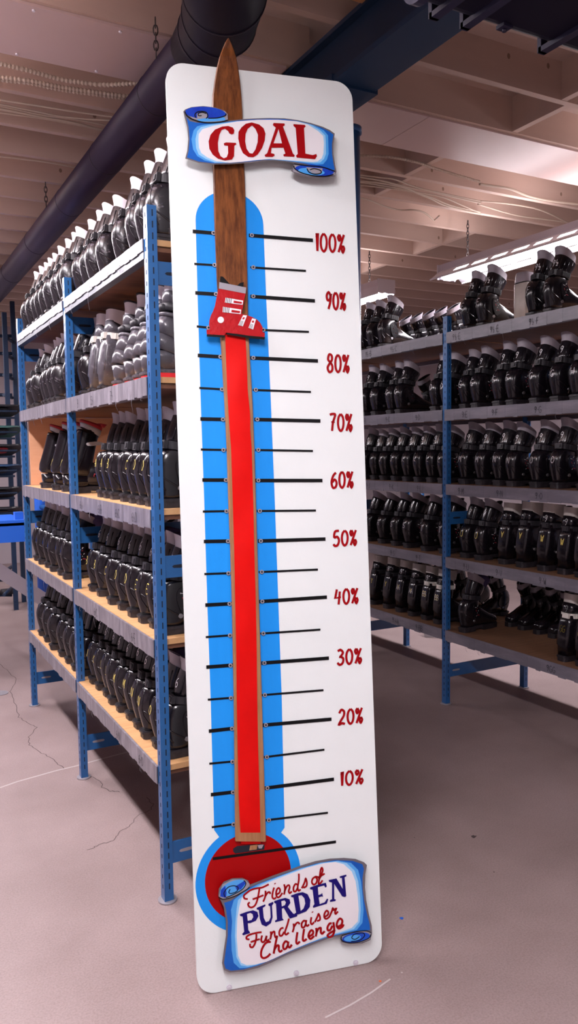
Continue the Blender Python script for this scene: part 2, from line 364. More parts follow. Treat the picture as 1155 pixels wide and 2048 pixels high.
BODY_A = [(.055,.032,.048,.032),(.056,.050,.051,.034),(.058,.075,.060,.038),(.060,.100,.067,.040),(.062,.125,.0735,.0425),(.064,.150,.0755,.0435),(.068,.175,.0735,.0435),(.073,.193,.069,.0425),(.077,.206,.062,.0405),(.079,.212,.052,.036)]
CUFF_A = [(.096,.222,.054,.0385),(.107,.245,.060,.042),(.121,.275,.065,.045),(.137,.308,.068,.0465)]
def boot_a(body, spoil, cuff=None, inner=None, sp_h=.064):
    """rear-entry rental boot with a bulging spine, strap and flared grey spoiler"""
    root = empty('ski_boot')
    m = MB()
    m.loft([ring(*p[:1],p[1],p[2],p[3],0,2.5) for p in BODY_A], 0, True, True)
    m.loft(footrings(FOOT), 0, True, True)
    # moulded ridges: spine panel outline and the diagonal seams down each side
    f = surf(BODY_A, 2.5, .0)
    for sy in (-1, 1):
        m.tube([f(sy*y, z) for y, z in ((.010,.206),(.019,.193),(.025,.165),(.023,.13),(.025,.10),(.031,.075),(.0325,.064))], .0028, 0, 6)
        g = sidef(BODY_A, 2.5, 0.)
        pts = [g(x, z) for x, z in ((.0,.122),(.02,.108),(.045,.092),(.075,.074),(.095,.064))]
        m.tube([Vector((p.x, -p.y*sy if sy > 0 else p.y, p.z)) for p in pts], .0034, 0, 6)
        # ankle quarter panel and pivot
        q = [(.068,.175),(.092,.18),(.120,.145),(.128,.105),(.11,.080),(.088,.078),(.070,.11),(.062,.145)]
        m.prism(catmull(q,3,True), lambda x,z: (x,sy*.036,z), lambda x,z: (x,sy*(.0475),z), 0)
    sh = m.build('shell', body, root)
    rv = MB()
    for sy in (-1, 1): rv.tube([(.078,sy*.030,.072),(.078,sy*.0425,.072)], .009, 0, 12)
    rv.build('pivot_rivet', RIV, sh)
    sole_mesh([SOLEB], root)
    strap_mesh(.090,.2215,.058,.0415,-.16,[MATTB,MATTB],root,.029)
    c = MB(); c.loft([ring(*p[:1],p[1],p[2],p[3],t,2.4) for p, t in zip(CUFF_A,(-.16,-.24,-.34,-.46))], 0, True, False)
    c.loft([ring(.137,.308,.068,.0465,-.46,2.4), ring(.137,.308,.062,.0405,-.46,2.4), ring(.127,.285,.055,.038,-.4,2.4)], 0, False, True)
    for yy in (-.029,.024):
        cf = surf([(p[0], p[1]+p[2]*math.sin(t), p[2]*math.cos(t), p[3]) for p, t in zip(CUFF_A, (.16,.24,.34,.46))], 2.4, 0.)
        c.tube([cf(yy,.25), cf(yy*1.03,.28), cf(yy*1.06,.315)], .0022, 0, 6)
    for sy in (-1,1):  # side ridges added so the dark cuff picks up vertical highlights
        sf = sidef(CUFF_A, 2.4, 0.)
        for xo in (.070,.098,.128):
            p_ = [sf(xo+.012*k, z) for k, z in ((0,.236),(1,.262),(2,.290))]
            c.tube([Vector((q.x, q.y if sy < 0 else -q.y, q.z)) for q in p_], .0026, 0, 6)
    c.build('cuff', cuff or body, root)
    spoiler_mesh(.137,.297,.064,.0430,sp_h-.010,-.54,[spoil, inner or DKLIN],root,.007,.000)
    if inner:
        t = MB(); t.loft([ring(.150,.28,.050,.038,-.3), ring(.176,.312,.056,.043,-.4), ring(.200,.336,.052,.042,-.4), ring(.212,.352,.032,.028,-.3)], 0, True, True)
        t.build('tongue', inner, root)
    return root

BODY_B = [(.050,.032,.046,.036),(.050,.085,.048,.038),(.054,.092,.056,.043),(.062,.15,.058,.044),(.072,.21,.057,.044),(.082,.258,.055,.043)]
CUFF_B = [(.084,.262,.054,.042),(.090,.29,.054,.043),(.096,.32,.054,.043)]
def boot_b(body, liner, strap, lean=0.):
    """straight square-backed boot with a tall pale liner"""
    root = empty('ski_boot'); m = MB()
    m.loft([ring(p[0],p[1],p[2],p[3],0,4.5) for p in BODY_B], 0, True, True)
    m.loft(footrings(FOOT), 0, True, True)
    g = sidef(BODY_B, 4.5, 0.)
    for sy in (-1,1):
        m.tube([Vector((x, sy*(abs(g(x,z).y)+.0005), z)) for x, z in ((.02,.25),(.022,.2),(.018,.15),(.012,.10))], .002, 0, 6)
        m.prism([(.06,.20),(.12,.17),(.13,.11),(.09,.09),(.055,.13)], lambda x,z: (x,sy*.040,z), lambda x,z: (x,sy*.049,z), 0)
    sh = m.build('shell', body, root)
    rv = MB()
    for sy in (-1,1): rv.tube([(.075,sy*.04,.105),(.075,sy*.052,.105)], .009, 0, 12)
    rv.build('pivot_rivet', RIV, sh)
    sole_mesh([SOLEB], root)
    strap_mesh(.084,.252,.056,.045,-.08,[strap,strap],root,.027)
    c = MB(); c.loft([ring(p[0],p[1],p[2],p[3],-.1,3.6) for p in CUFF_B], 0, True, True); c.build('cuff', body, root)
    m = MB()
    prof = [(.306,-.0),(.335,0),(.362,0)]
    m.loft([ring(.094,.306,.055,.044,-.42,3.2), ring(.099,.335,.057,.0455,-.36,3.2), ring(.104,.368,.058,.046,-.16,3.2)], 0, False, False)
    m.loft([ring(.104,.368,.058,.046,-.16,3.2), ring(.104,.368,.053,.041,-.16,3.2)], 0, False, False)
    m.loft([ring(.104,.368,.053,.041,-.16,3.2), ring(.099,.345,.05,.04,-.16,3.2)], 1, False, True)
    m.loft([ring(.135,.300,.022,.040,-.2,3), ring(.142,.335,.022,.042,-.2,3), ring(.148,.366,.018,.036,-.1,3)], 0, True, True)
    m.build('liner', [liner, DKLIN], root)
    return root

def boot_c():
    """tapered black boot on a tall heel with red and silver collar"""
    root = empty('ski_boot'); m = MB()
    P = [(.052,.088,.048,.036),(.050,.105,.058,.043),(.056,.14,.060,.045),(.072,.20,.057,.044),(.088,.26,.055,.044),(.102,.31,.056,.045),(.108,.328,.056,.045)]
    m.loft([ring(p[0],p[1],p[2],p[3],-.12,2.8) for p in P], 0, True, True)
    m.loft([ring(.054,.030,.044,.034,0,3.5), ring(.052,.088,.048,.037,0,3.5)], 0, True, True)
    m.loft(footrings(FOOT), 0, True, True)
    for sy in (-1,1): m.tube([(.02,sy*.040,.11),(.055,sy*.0465,.17),(.085,sy*.0455,.25),(.10,sy*.0465,.31)], .0024, 0, 6)
    m.build('shell', BLK, root); sole_mesh([SOLEB], root)
    s = MB()
    s.loft([ring(.112,.318,.054,.044,-.55,2.6), ring(.116,.334,.058,.047,-.50,2.6), ring(.118,.350,.059,.048,-.42,2.6), ring(.118,.350,.052,.041,-.42,2.6)], 0, False, False)
    for sy in (-1,1): s.prism(catmull([(.085,.262),(.14,.268),(.165,.262),(.165,.25),(.14,.248),(.09,.246)],3,True), lambda x,z: (x,sy*.043,z), lambda x,z: (x,sy*.050,z), 0)
    s.build('collar', SILV, root)
    r = MB()
    r.loft([ring(.118,.346,.059,.048,-.42,2.6), ring(.120,.358,.061,.050,-.36,2.6), ring(.120,.368,.056,.046,-.3,2.6), ring(.118,.362,.044,.035,-.3,2.6), ring(.118,.340,.04,.03,-.3,2.6)], 0, False, True)
    r.loft([ring(.165,.345,.024,.036,-.2), ring(.180,.360,.022,.034,-.2)], 0, True, True)
    r.build('liner', REDL, root)
    d = MB(); d.tube([(.115,-.047,.085),(.118,-.0475,.10),(.13,-.048,.095),(.14,-.0475,.10)], .002, 0, 6); d.build('side_logo', REDM, root)
    return root

BODY_D = [(.050,.034,.046,.036),(.052,.075,.052,.040),(.056,.098,.060,.045)]
def boot_d():
    """grey boot built of overlapping tiers with rolled strap, red heel pad and tall white liner"""
    root = empty('ski_boot'); m = MB()
    m.loft([ring(p[0],p[1],p[2],p[3],0,2.8) for p in BODY_D], 0, True, True)
    m.loft([ring(.058,.092,.066,.047,-.30,2.8), ring(.062,.125,.064,.047,-.34,2.8), ring(.068,.150,.057,.044,-.36,2.8)], 0, True, True)
    m.loft([ring(.072,.145,.064,.047,-.36,2.8), ring(.078,.18,.060,.046,-.36,2.8), ring(.086,.215,.053,.043,-.3,2.8)], 0, True, True)
    m.loft([ring(.088,.214,.060,.048,-.2), ring(.089,.222,.061,.049,-.2), ring(.089,.228,.058,.047,-.2)], 0, True, True)
    m.loft(footrings(FOOT), 0, True, True)
    m.build('shell', GRYP, root); sole_mesh([GRYP, REDS], root, .036)
    s = MB(); s.loft([ring(.093,.236,.050,.042,-.15), ring(.094,.240,.056,.047,-.15), ring(.095,.262,.056,.047,-.15), ring(.096,.266,.05,.042,-.15)], 0, True, True)
    st = s.build('strap', MATTB, root)
    b = MB(); b.loft([ring(.050,.240,.013,.024,0,3), ring(.046,.246,.018,.030,0,3), ring(.046,.262,.018,.030,0,3), ring(.050,.268,.012,.024,0,3)], 0, True, True); b.build('buckle', MATTB, st)
    c = MB(); c.loft([ring(.098,.262,.050,.042,-.15), ring(.103,.305,.052,.043,-.2), ring(.103,.308,.048,.039,-.2)], 0, True, True); c.build('cuff', GRYP, root)
    spoiler_mesh(.105,.300,.048,.040,.058,-.28,[SPOILW,DKLIN],root,.008,.010,rim=MATTB)
    return root

PROTO = {
 'black': boot_a(BLK, SPOIL), 'purple': boot_a(BLK, SPOIL, inner=PURP), 'scuffed': boot_a(SCUF, SPOILW),
 'straight': boot_b(BLK, CREAM, MATTB), 'straightw': boot_b(BLK, CREAM, WSTRAP), 'greyst': boot_b(GRYP, SPOILW, WSTRAP),
 'red': boot_c(), 'tier': boot_d(),
}
DESC = {'black':'black ski boot with grey spoiler','purple':'purple-lined black ski boot','scuffed':'scuffed black ski boot with white spoiler',
 'straight':'cream-lined straight black ski boot','straightw':'cream-lined black boot with white strap','greyst':'straight grey ski boot with white strap',
 'red':'red-collared black ski boot','tier':'grey tiered boot with red heel pad'}
MARKS = {}
def mark_mesh(kind, text, which, m):
    key = (kind, text, which, m.name)
    if key in MARKS: return MARKS[key]
    mb = MB()
    bodyp, cuffp, nb = (BODY_B, CUFF_B, 4.2) if kind in ('straight','straightw','greyst') else (BODY_A, CUFF_A, 2.5)
    if kind == 'red': bodyp = [(.050,.105,.058,.043),(.056,.14,.060,.045),(.072,.20,.057,.044),(.088,.26,.055,.044)]
    if which == 'body':
        h, w = .036, .021 if len(text) == 1 else .016
        tw = len(text)*w*1.3; fn0 = surf(bodyp, nb, .0022)
        write(mb, text, -tw/2, .140 if nb < 3 else .165, h, w, lambda x, z: fn0(-x-.004, z), .0030, .3)
    else:
        tl = (.16,.24,.34,.46) if cuffp is CUFF_A else (.1,.1,.1)
        cb = [(p[0], p[1]+p[2]*math.sin(t), p[2]*math.cos(t), p[3]) for p, t in zip(cuffp, tl)]
        fn0 = surf(cb, 2.4 if nb < 3 else 3.6, .0024)
        write(mb, text, -.010 if len(text) == 1 else -.020, .272 if nb < 3 else .275, .036, .020, lambda x, z: fn0(-x-.004, z), .0036, .25)
    me = mb.build('mark', m, None, recalc=False); dat = me.data
    bpy.data.objects.remove(me); MARKS[key] = dat
    return dat
LOGO = None
def logo_mesh():
    mb = MB(); rr = random.Random(3)
    for i in range(9):
        x, z = .078+rr.random()*.03, .10+rr.random()*.07
        pts = [(x, z), (x+rr.uniform(-.008,.008), z+rr.uniform(.002,.01)), (x+rr.uniform(-.006,.012), z+rr.uniform(-.006,.008))]
        mb.ribbon(pts, .0022, lambda a, b: (a, -.0482, b), 0 if i % 3 else 1)
    o = mb.build('side_logo', [WHT, REDM], None, recalc=False); d = o.data; bpy.data.objects.remove(o); return d
LOGO = logo_mesh()

def copy_tree(o, parent=None):
    c = o.copy(); COL.objects.link(c); c.parent = parent
    for ch in o.children: copy_tree(ch, c)
    return c
USED = set()
ORD = ['first','second','third','fourth','fifth','sixth','seventh','eighth','ninth','tenth','eleventh','twelfth','thirteenth','fourteenth','fifteenth']
def place(kind, x, y, z, rz=0., label='', group='', letter=None, num=None, lm=YEL, nm=WHT, s=.97, logo=False):
    if kind in USED: r = copy_tree(PROTO[kind])
    else: r = PROTO[kind]; USED.add(kind)
    r.location = (x, y, z); r.rotation_euler = (0, 0, rz); r.scale = (s, s, s)
    tag(r, label, 'ski boot', group)
    def sub(nm_, data):
        o = bpy.data.objects.new(nm_, data); COL.objects.link(o); o.parent = r
    if letter: sub('letter_mark', mark_mesh(kind, letter, 'body', lm))
    if num: sub('size_number', mark_mesh(kind, num, 'cuff', nm))
    if logo: sub('side_logo', LOGO)
    return r

# ------------------------------------------------------------------ racks
ZL = [2.334,1.871,1.412,.9505,.491]; ZR = [2.310,1.845,1.389,.937,.4754]
XL, XR, DEP = .872, 3.152, .70
PW = .034
def post(x, y, h, root, face=-1):
    m = MB(); d = PW*-face
    x0, x1 = sorted((x, x - face*PW))
    m.box((x0, y-.019, .006), (x1, y+.019, h), 0)
    z = .05
    while z < h-.03:
        m.box((x0+PW*.5, y-.0196, z), (x0+PW*.5+.004, y-.0188, z+.022), 1)
        m.box((x - (-face)*.0006 if face < 0 else x, y-.004, z), (x + .0006, y+.001, z+.014), 1)
        z += .038
    return m.build('upright', [BLUE, SLOT], root)
def foot(x, y, root):
    m = MB(); m.tube([(x,y,0),(x,y,.003),(x,y,.007)], .034, 0, 20); return m.build('foot_plate', GREYM, root)
SHOFF = PW*.2
def rack(name, label, X, ys, Z, h, tapem, tags, braces):
    root = empty(name, (X, ys[0], 0), label, 'rack')
    inv = Matrix.Translation((-X, -ys[0], 0))
    objs = []
    for y in ys:
        for x, fc in ((X, -1), (X+DEP, 1)):
            objs.append(post(x, y, h, root, fc)); objs.append(foot(x+(.017 if fc < 0 else -.017), y, root))
        for zb in braces:
            m = MB(); m.box((X+PW, y-.004, zb), (X+DEP-PW, y+.004, zb+.078), 0)
            for xx in (X+.07, X+DEP-.12): m.prism(catmull([(xx,zb+.034),(xx+.05,zb+.034),(xx+.05,zb+.044),(xx,zb+.044)],2,True), lambda a,b: (a,y-.0046,b), lambda a,b: (a,y-.0040,b), 1)
            objs.append(m.build('end_brace', [BLUE, GREYM if zb < .5 else SLOT], root))
    for j, z in enumerate(Z):
        for i in range(len(ys)-1):
            a, b = ys[i]+.019, ys[i+1]-.019
            for x0, x1 in ((X-.002, X+.030), (X+DEP-.030, X+DEP+.002)):
                two = (X < 2 and j == 0); lo_ = .036 if two else .060
                m = MB(); m.box((x0, a, z-.062), (x1, b, z+.002), 1 if two else 0)
                if x0 < X+.1:
                    m.box((x0-.004, a, z-lo_), (x0+.002, b, z+.004), 0)   # folded lip under the tape
                    rr = random.Random(j*10+i)
                    for k in range(9):
                        yy = a+(b-a)*(k+.5+rr.uniform(-.3,.3))/9; w_ = rr.uniform(.03,.09)
                        m.box((x0-.0047, yy-w_/2, z-lo_-.0015-rr.uniform(0,.004)), (x0-.001, yy+w_/2, z+.0045), 0)
                    for k in range(3):
                        yy = a+(b-a)*rr.random()
                        m.tube([(x0-.004,yy,z-.05),(x0-.007,yy+.004,z-.075),(x0-.002,yy-.003,z-.075-rr.random()*.05)], .0007, 0, 4)
                o = m.build('shelf_rail', [tapem, RAILD], root); objs.append(o)
                if x0 < X+.1 and (j, i) in tags:
                    for yy, tx in tags[(j, i)]:
                        t = MB(); fn = lambda u, w_, q=x0: Vector((q-.0062, u, w_))
                        tw = len(tx)*.022
                        write(t, tx, 0, z-.050, .034, .016, lambda u, w_: fn(yy+tw/2-u, w_), .0026, .35)
                        t.build('size_label', INK, o)
            m = MB(); m.box((X+.004, a-.01, z-.016), (X+DEP-.004, b+.01, z+.004), 0)
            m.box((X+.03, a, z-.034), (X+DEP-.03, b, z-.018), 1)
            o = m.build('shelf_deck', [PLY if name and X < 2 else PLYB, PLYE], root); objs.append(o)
    for o in objs:
        o.data.transform(inv)
        for c in o.children: c.data.transform(inv)
    return root
LY = [2.6125,3.8416,5.125]
tagsL = {(1,0):[(3.05,'7½'),(3.35,'5½'),(3.6,'B')],(2,0):[(2.80,'6½D'),(3.02,'6½C'),(3.28,'6½B'),(3.6,'6½A')],(3,0):[(2.85,'6-E'),(3.4,'6-C')],(4,0):[(2.8,'6-O'),(3.1,'6-N')],
         (0,0):[(2.9,'8-B'),(3.3,'8-A')]}
rl = rack('boot_rack', 'blue slotted-steel rack of ski boots on the left, behind the white thermometer board', XL, LY, ZL, 2.442, TAPE, tagsL, (.135,1.175,2.185))
RY = [2.53,3.819,5.12,6.42]
def yat(px, X=XR, z=1.4): 
    d = ray(px, 900); t = X/d.x; return d.y*t
tagsR = {(0,1):[(yat(915),'9½-E'),(yat(990),'9½-E'),(yat(1068),'9½-F')],(0,2):[(yat(740),'9½-B'),(yat(790),'9½-C')],
 (1,1):[(yat(932),'9-E'),(yat(992),'9-F'),(yat(1078),'9-G')],(1,2):[(yat(730),'9-B'),(yat(778),'9-C'),(yat(838),'9-D')],
 (2,1):[(yat(925),'9-M'),(yat(1003),'9-N'),(yat(1082),'9-O')],(2,2):[(yat(738),'9-J'),(yat(785),'9-K'),(yat(841),'9-L')],
 (3,1):[(yat(936),'9-U'),(yat(1003),'9-V'),(yat(1092),'9-W')],(3,2):[(yat(787),'9-S'),(yat(839),'9-T')],
 (4,1):[(yat(1110),'9GG')],(4,2):[(yat(793),'9-AA'),(yat(841),'9-BB')]}
rr_ = rack('boot_rack', 'blue steel rack of ski boots on the right, with size labels starting with 9', XR, RY, ZR, 2.413, TAPE2, tagsR, (.17,1.14))
# plywood end board of the left rack's far bay
m = MB(); m.box((XL+.04, 5.07, ZL[2]+.006), (XL+DEP-.03, 5.09, ZL[1]-.036)); o = m.build('end_panel', PLYO, rl); o.data.transform(Matrix.Translation((-XL,-LY[0],0)))

SHN = ['top','second','third','fourth','bottom']
def fill(side, j, bay, ys, kinds, letters=None, num=None, dx=.035, lm=YEL, nm=WHT, logos=(), grp=None):
    X = XL if side == 'left' else XR; Z = (ZL if side == 'left' else ZR)[j]+.0045
    for i, y in enumerate(ys):
        k = kinds[i] if isinstance(kinds, list) else kinds
        lt = letters[i] if letters and letters[i] != '-' else None
        n_ = num[i] if isinstance(num, list) else num
        if side == 'left': pos = ORD[i] + ' left of %s post' % ('near' if bay == N else 'middle')
        else: pos = ORD[len(ys)-1-i if bay == N else i] + (' right of post' if bay == N else ' left of post')
        lab = '%s%s, %s rack %s shelf, %s' % (DESC[k], ' marked '+lt if lt else '', side, SHN[j], pos)
        ddx = dx + random.uniform(-.006,.008)
        place(k, X+ddx+.008, y, Z, random.uniform(-.03,.03), lab, 'boots on the %s shelf of the %s rack' % (SHN[j], side), lt, n_, lm, nm,
              s=random.uniform(.94,.985), logo=(k in ('black','purple','scuffed') and (i in logos)))
N, F = 'near', 'far'
fill('left',0,N,[2.695,2.81,2.925,3.123,3.368,3.537,3.660,3.775],'scuffed',logos=(0,))
fill('left',0,F,[3.925,4.05,4.18,4.318,4.49,4.607,4.721,4.871,5.04],'scuffed',dx=.01)
fill('left',1,N,[2.70,2.81,2.92,3.05,3.20,3.44,3.60,3.76],['tier','tier','tier','tier','tier','greyst','greyst','black'],logos=(7,))
fill('left',1,F,[3.94,4.20,4.33,4.44,4.56,4.80,4.98],'scuffed',dx=.01)
fill('left',2,N,[2.695,2.80,2.905,3.01,3.13,3.298,3.402,3.505],'purple',letters='-DDC-BAA',num=None,logos=(0,4))
fill('left',2,F,[3.925,4.12,4.32,4.62],'red',letters='-YY-',dx=.01)
fill('left',3,N,[2.70,2.82,2.93,3.06,3.22,3.36,3.58,3.73],'purple',letters='-EEDDCBB',num='6',logos=(0,))
fill('left',3,F,[4.16,4.31,4.47,4.64,4.80,4.98],'purple',dx=.01)
fill('left',4,N,[2.695,2.81,2.93,3.05,3.17,3.29,3.41,3.53,3.65,3.765],'purple',letters='OONNMMLLKJ',num='6',logos=(0,1))
fill('left',4,F,[3.925,4.04,4.20,4.36,4.54,4.75,4.93],'purple',dx=.01)
# right rack
fill('right',0,N,[3.075,3.205,3.60,3.735],'black',letters='FFEE',num='9½',lm=GRM,logos=(0,1,2,3),dx=.06)
fill('right',0,F,[4.60,4.74,4.88],'black',letters='CCB',num='9½',lm=GRM,logos=(0,1),dx=.06)
fill('right',1,N,[2.881,3.017,3.161,3.333,3.44,3.63,3.735],'black',letters='HGGFFEE',num='9',lm=GRM,dx=.05)
fill('right',1,F,[3.91,4.02,4.40,4.50,4.69,4.82],'black',letters='DDCCBB',num='9',lm=GRM,dx=.05,logos=(2,))
fill('right',2,N,[2.83,3.002,3.146,3.323,3.439,3.58,3.73],'black',letters='POONNMM',num='9',lm=GRM,dx=.05)
fill('right',2,F,[3.93,4.05,4.18,4.31,4.45,4.58,4.70,4.84],'black',letters='LLKKJJ--',num='9',lm=GRM,dx=.05)
fill('right',3,N,[2.824,2.948,3.083,3.242,3.388,3.58,3.71],['straight']*5+['black','black'],letters='YWWVVUU',num='9',lm=YEL,dx=.05)
fill('right',3,F,[3.93,4.10,4.30,4.44,4.60,4.77],'black',letters='TTSSR-',num='9',lm=GRM,dx=.05)
fill('right',4,N,[2.80,2.925],['straightw']*2,letters=['GG','GG'],num='9',dx=.04)
fill('right',4,F,[3.97,4.11,4.25,4.40,4.55,4.72],['straightw','straightw','straight','straight','straight','straight'],letters=['BB','BB','AA','AA','-','-'],num='9',lm=WHT,dx=.05)
# back rows, facing the other aisle
def backrow(side, j, bay, ys, kind='black'):
    X = XL if side == 'left' else XR; Z = (ZL if side == 'left' else ZR)[j]+.0045
    for i, y in enumerate(ys):
        if side == 'left': pos = ORD[i] + ' left of %s post' % ('near' if bay == N else 'middle')
        else: pos = ORD[len(ys)-1-i if bay == N else i] + (' right of post' if bay == N else ' left of post')
        place(kind, X+DEP-.05, y, Z, PI+random.uniform(-.03,.03), 'black ski boot in back row, %s rack %s shelf, %s' % (side, SHN[j], pos),
              'back row boots of the %s rack' % side, s=.82)
for j in (1,2,3,4):
    backrow('left', j, N, [2.72+.15*k for k in range(7)])
    if j != 2: backrow('left', j, F, [3.96+.15*k for k in range(7)])
backrow('right',0,F,[4.38,4.52,4.66,4.80,4.94])
for j in (1,2,3):
    backrow('right', j, N, [3.0+.18*k for k in range(4)]); backrow('right', j, F, [3.95+.19*k for k in range(5)])
backrow('right', 4, N, [2.72,2.84,2.96,3.08,3.2,3.32,3.44,3.56,3.68]); backrow('right', 4, F, [3.95+.19*k for k in range(5)])
# dark boots lying about on the right rack's bottom shelf
place('purple', 3.19, 3.70, ZR[4]+.0045, .12, 'dark ski boot with red and white side logo, right rack bottom shelf beside post', 'boots on the bottom shelf of the right rack', logo=True, s=.95)
# cream plastic tub / liner on the right rack's top shelf
m = MB(); m.loft([ring(0,0,.055,.05,0,5), ring(.004,.12,.062,.055,0,5), ring(.012,.24,.066,.058,0,5)],0,True,True)
t = empty('spare_liner', (3.42,3.42,ZR[0]+.0045), 'cream spare boot liner standing between black boots on right rack top shelf', 'boot liner')
m.build('liner_body', CREAM, t)
m = MB(); m.loft([ring(.012,.24,.066,.058,-.1,4), ring(.015,.29,.066,.058,-.2,3), ring(.015,.29,.058,.05,-.2,3), ring(.012,.25,.055,.048,-.1,3)],0,False,True); m.build('collar', SPOIL, t)

# ------------------------------------------------------------------ thermometer board
BX, BY, BA, BW, BL, BH = 0.79600986, 2.08718505, -0.22840919, 0.58805922, 0.08435652, 2.78557931
ev = Vector((math.cos(BA), math.sin(BA), 0)); nb = Vector((-math.sin(BA), math.cos(BA), 0))
bu = nb*math.sin(BL) + Vector((0,0,1))*math.cos(BL)          # up along the board
bn = ev.cross(bu)                                             # towards the back? fixed below
if bn.y < 0: bn = -bn                                         # bn points to the board's back
B0 = Vector((BX, BY, .002))
def S(u, w, d=0.):
    """photo point on the plane d in front of the board's face -> board coordinates"""
    dr = ray(u, w); p0 = B0 - bn*d
    t = (p0-CAM).dot(bn)/dr.dot(bn); p = CAM + dr*t - B0
    return (p.dot(ev), p.dot(bu))
board = empty('fundraising_board', B0, 'tall white ski thermometer board reading GOAL and Friends of Purden Fundraiser Challenge, leaning upright', 'sign')
board.matrix_world = Matrix(((ev.x,bn.x,bu.x,B0.x),(ev.y,bn.y,bu.y,B0.y),(ev.z,bn.z,bu.z,B0.z),(0,0,0,1)))
def L3(d): return lambda s, t: Vector((s, -d, t))
def P(u, w, d): s, t = S(u, w, d); return Vector((s, -d, t))
def pf(d, ox=0, oy=0, sc=1.): return lambda x, y: P(ox+x/sc, oy+y/sc, d)
def rrect(x0, z0, x1, z1, r, n=10):
    out = []
    for cx, cz, a in ((x1-r,z0+r,-90),(x1-r,z1-r,0),(x0+r,z1-r,90),(x0+r,z0+r,180)):
        for k in range(n+1): t = math.radians(a+90*k/n); out.append((cx+r*math.cos(t), cz+r*math.sin(t)))
    return out
m = MB(); m.prism(rrect(0,0,BW,BH,.055), L3(-.018), L3(0), 0); panel = m.build('panel', [WHITE], board)
# bolts near the foot
for i, (u, w) in enumerate(((458,1974),(592,1946),(710.5,1925))):
    s, t = S(u, w); m = MB(); m.tube([(s,.0,t),(s,-.002,t),(s,-.003,t)], .0085, 0, 16); m.tube([(s,-.002,t),(s,-.006,t)], .0045, 0, 6); m.build('bolt', LAMPW, board)
# painted thermometer
cu, cw_ = S(495.5, 1757); cl = S(390, 1757)[0]; cr_ = S(601, 1757)[0]; Ro = (cr_-cl)/2; cu = (cr_+cl)/2
ctop = cw_
def stem_pts():
    lt = [S(*p) for p in ((391,445),(395,600),(401,800),(408,1000),(414,1200),(421,1400),(428,1660))]
    rt = [S(*p) for p in ((526,445),(532,600),(541,800),(549,1000),(556,1200),(563,1400),(568.6,1655))]
    return lt, rt
lt, rt = stem_pts()
out = []
sl, tl = lt[0]; sr, tr_ = rt[0]
w2 = (sr-sl)/2; cxs = (sl+sr)/2; topz = S(458,383)[1]; tt = (tl+tr_)/2
for k in range(25):
    a = PI - PI*k/24; out.append((cxs+w2*math.cos(a), tt+(topz-tt)*math.sin(a)))
out += rt[1:]
a0 = math.atan2(rt[-1][1]-ctop, rt[-1][0]-cu); a1 = math.atan2(lt[-1][1]-ctop, lt[-1][0]-cu)
a0 = min(a0, 1.2); 
for k in range(60):
    a = a0 - (2*PI-(a1-a0))*k/59*1.0; out.append((cu+Ro*math.cos(a), ctop+Ro*math.sin(a)))
out += lt[::-1][:-1]
m = MB(); m.poly(out, L3(.0006), 0); m.build('thermometer_outline', BLT, board)
rl_ = S(409,1755)[0]; rr2 = S(581.7,1755)[0]; R2 = (rr2-rl_)/2; c2 = (rr2+rl_)/2
m = MB(); m.poly([(c2+R2*math.cos(2*PI*k/64), ctop+.004+R2*math.sin(2*PI*k/64)) for k in range(64)], L3(.0012), 0); m.build('thermometer_bulb', REDP, board)
# graduations
TK = [(100,(385,463),(432,467),(497,471),(625,481)),(95,(388,528),(434,531),(500,535),(611,542)),(90,(390,586),(437,589),(500,593),(629,602)),(85,(393,653),(422,656),(520,660),(617,664)),
 (80,(395,711),(446,714),(500,716),(635,722)),(75,(398,776),(449,779),(505,780),(621,784)),(70,(400,838),(451,839),(508,839),(640,842)),(65,(401,899),(452,900),(510,900),(625,902)),
 (60,(404,960),(457,960),(510,961),(644,961)),(55,(405,1023),(458,1022),(513,1022),(631,1021)),(50,(407,1083),(461,1082),(515,1082),(650,1078)),(45,(408,1148),(462,1146),(517,1144),(635,1139)),
 (40,(410,1210),(464,1207),(518,1203),(653,1194)),(35,(411,1274),(465,1270),(520,1267),(640,1259)),(30,(412,1334),(466,1330),(522,1326),(657,1316)),(25,(415,1399),(467,1395),(523,1390),(646,1380)),
 (20,(417,1462),(469,1456),(525,1450),(662,1438)),(15,(418,1527),(470,1522),(527,1514),(648,1499)),(10,(421,1589),(471,1583),(528,1576),(667,1558)),(5,(423,1654),(472,1647),(531,1640),(655,1625))]
for v, a, b, c, d in TK:
    h = .0053 if v % 10 == 0 else .0031
    for side, (p, q) in enumerate(((a,b),(c,d))):
        p = S(*p); q = S(*q); zz = (p[1]+q[1])/2
        m = MB(); m.ribbon([p, q], h*2, L3(.0020)); m.build('graduation_line', BLACKP, board, recalc=False)
        hx = (q[0]-.009 if side == 0 else p[0]+.009); hz = q[1] if side == 0 else p[1]
        m = MB(); m.tube([(hx,-.0018,hz),(hx,-.0045,hz)], .0062, 0, 14); m.tube([(hx,-.003,hz),(hx,-.0052,hz)], .0030, 1, 10)
        m.build('peg_hole', [GREYM, SLOT], board)
m = MB(); m.ribbon([S(425,1717), S(671,1683)], .0085, L3(.0022)); m.build('graduation_line', BLACKP, board, recalc=False)
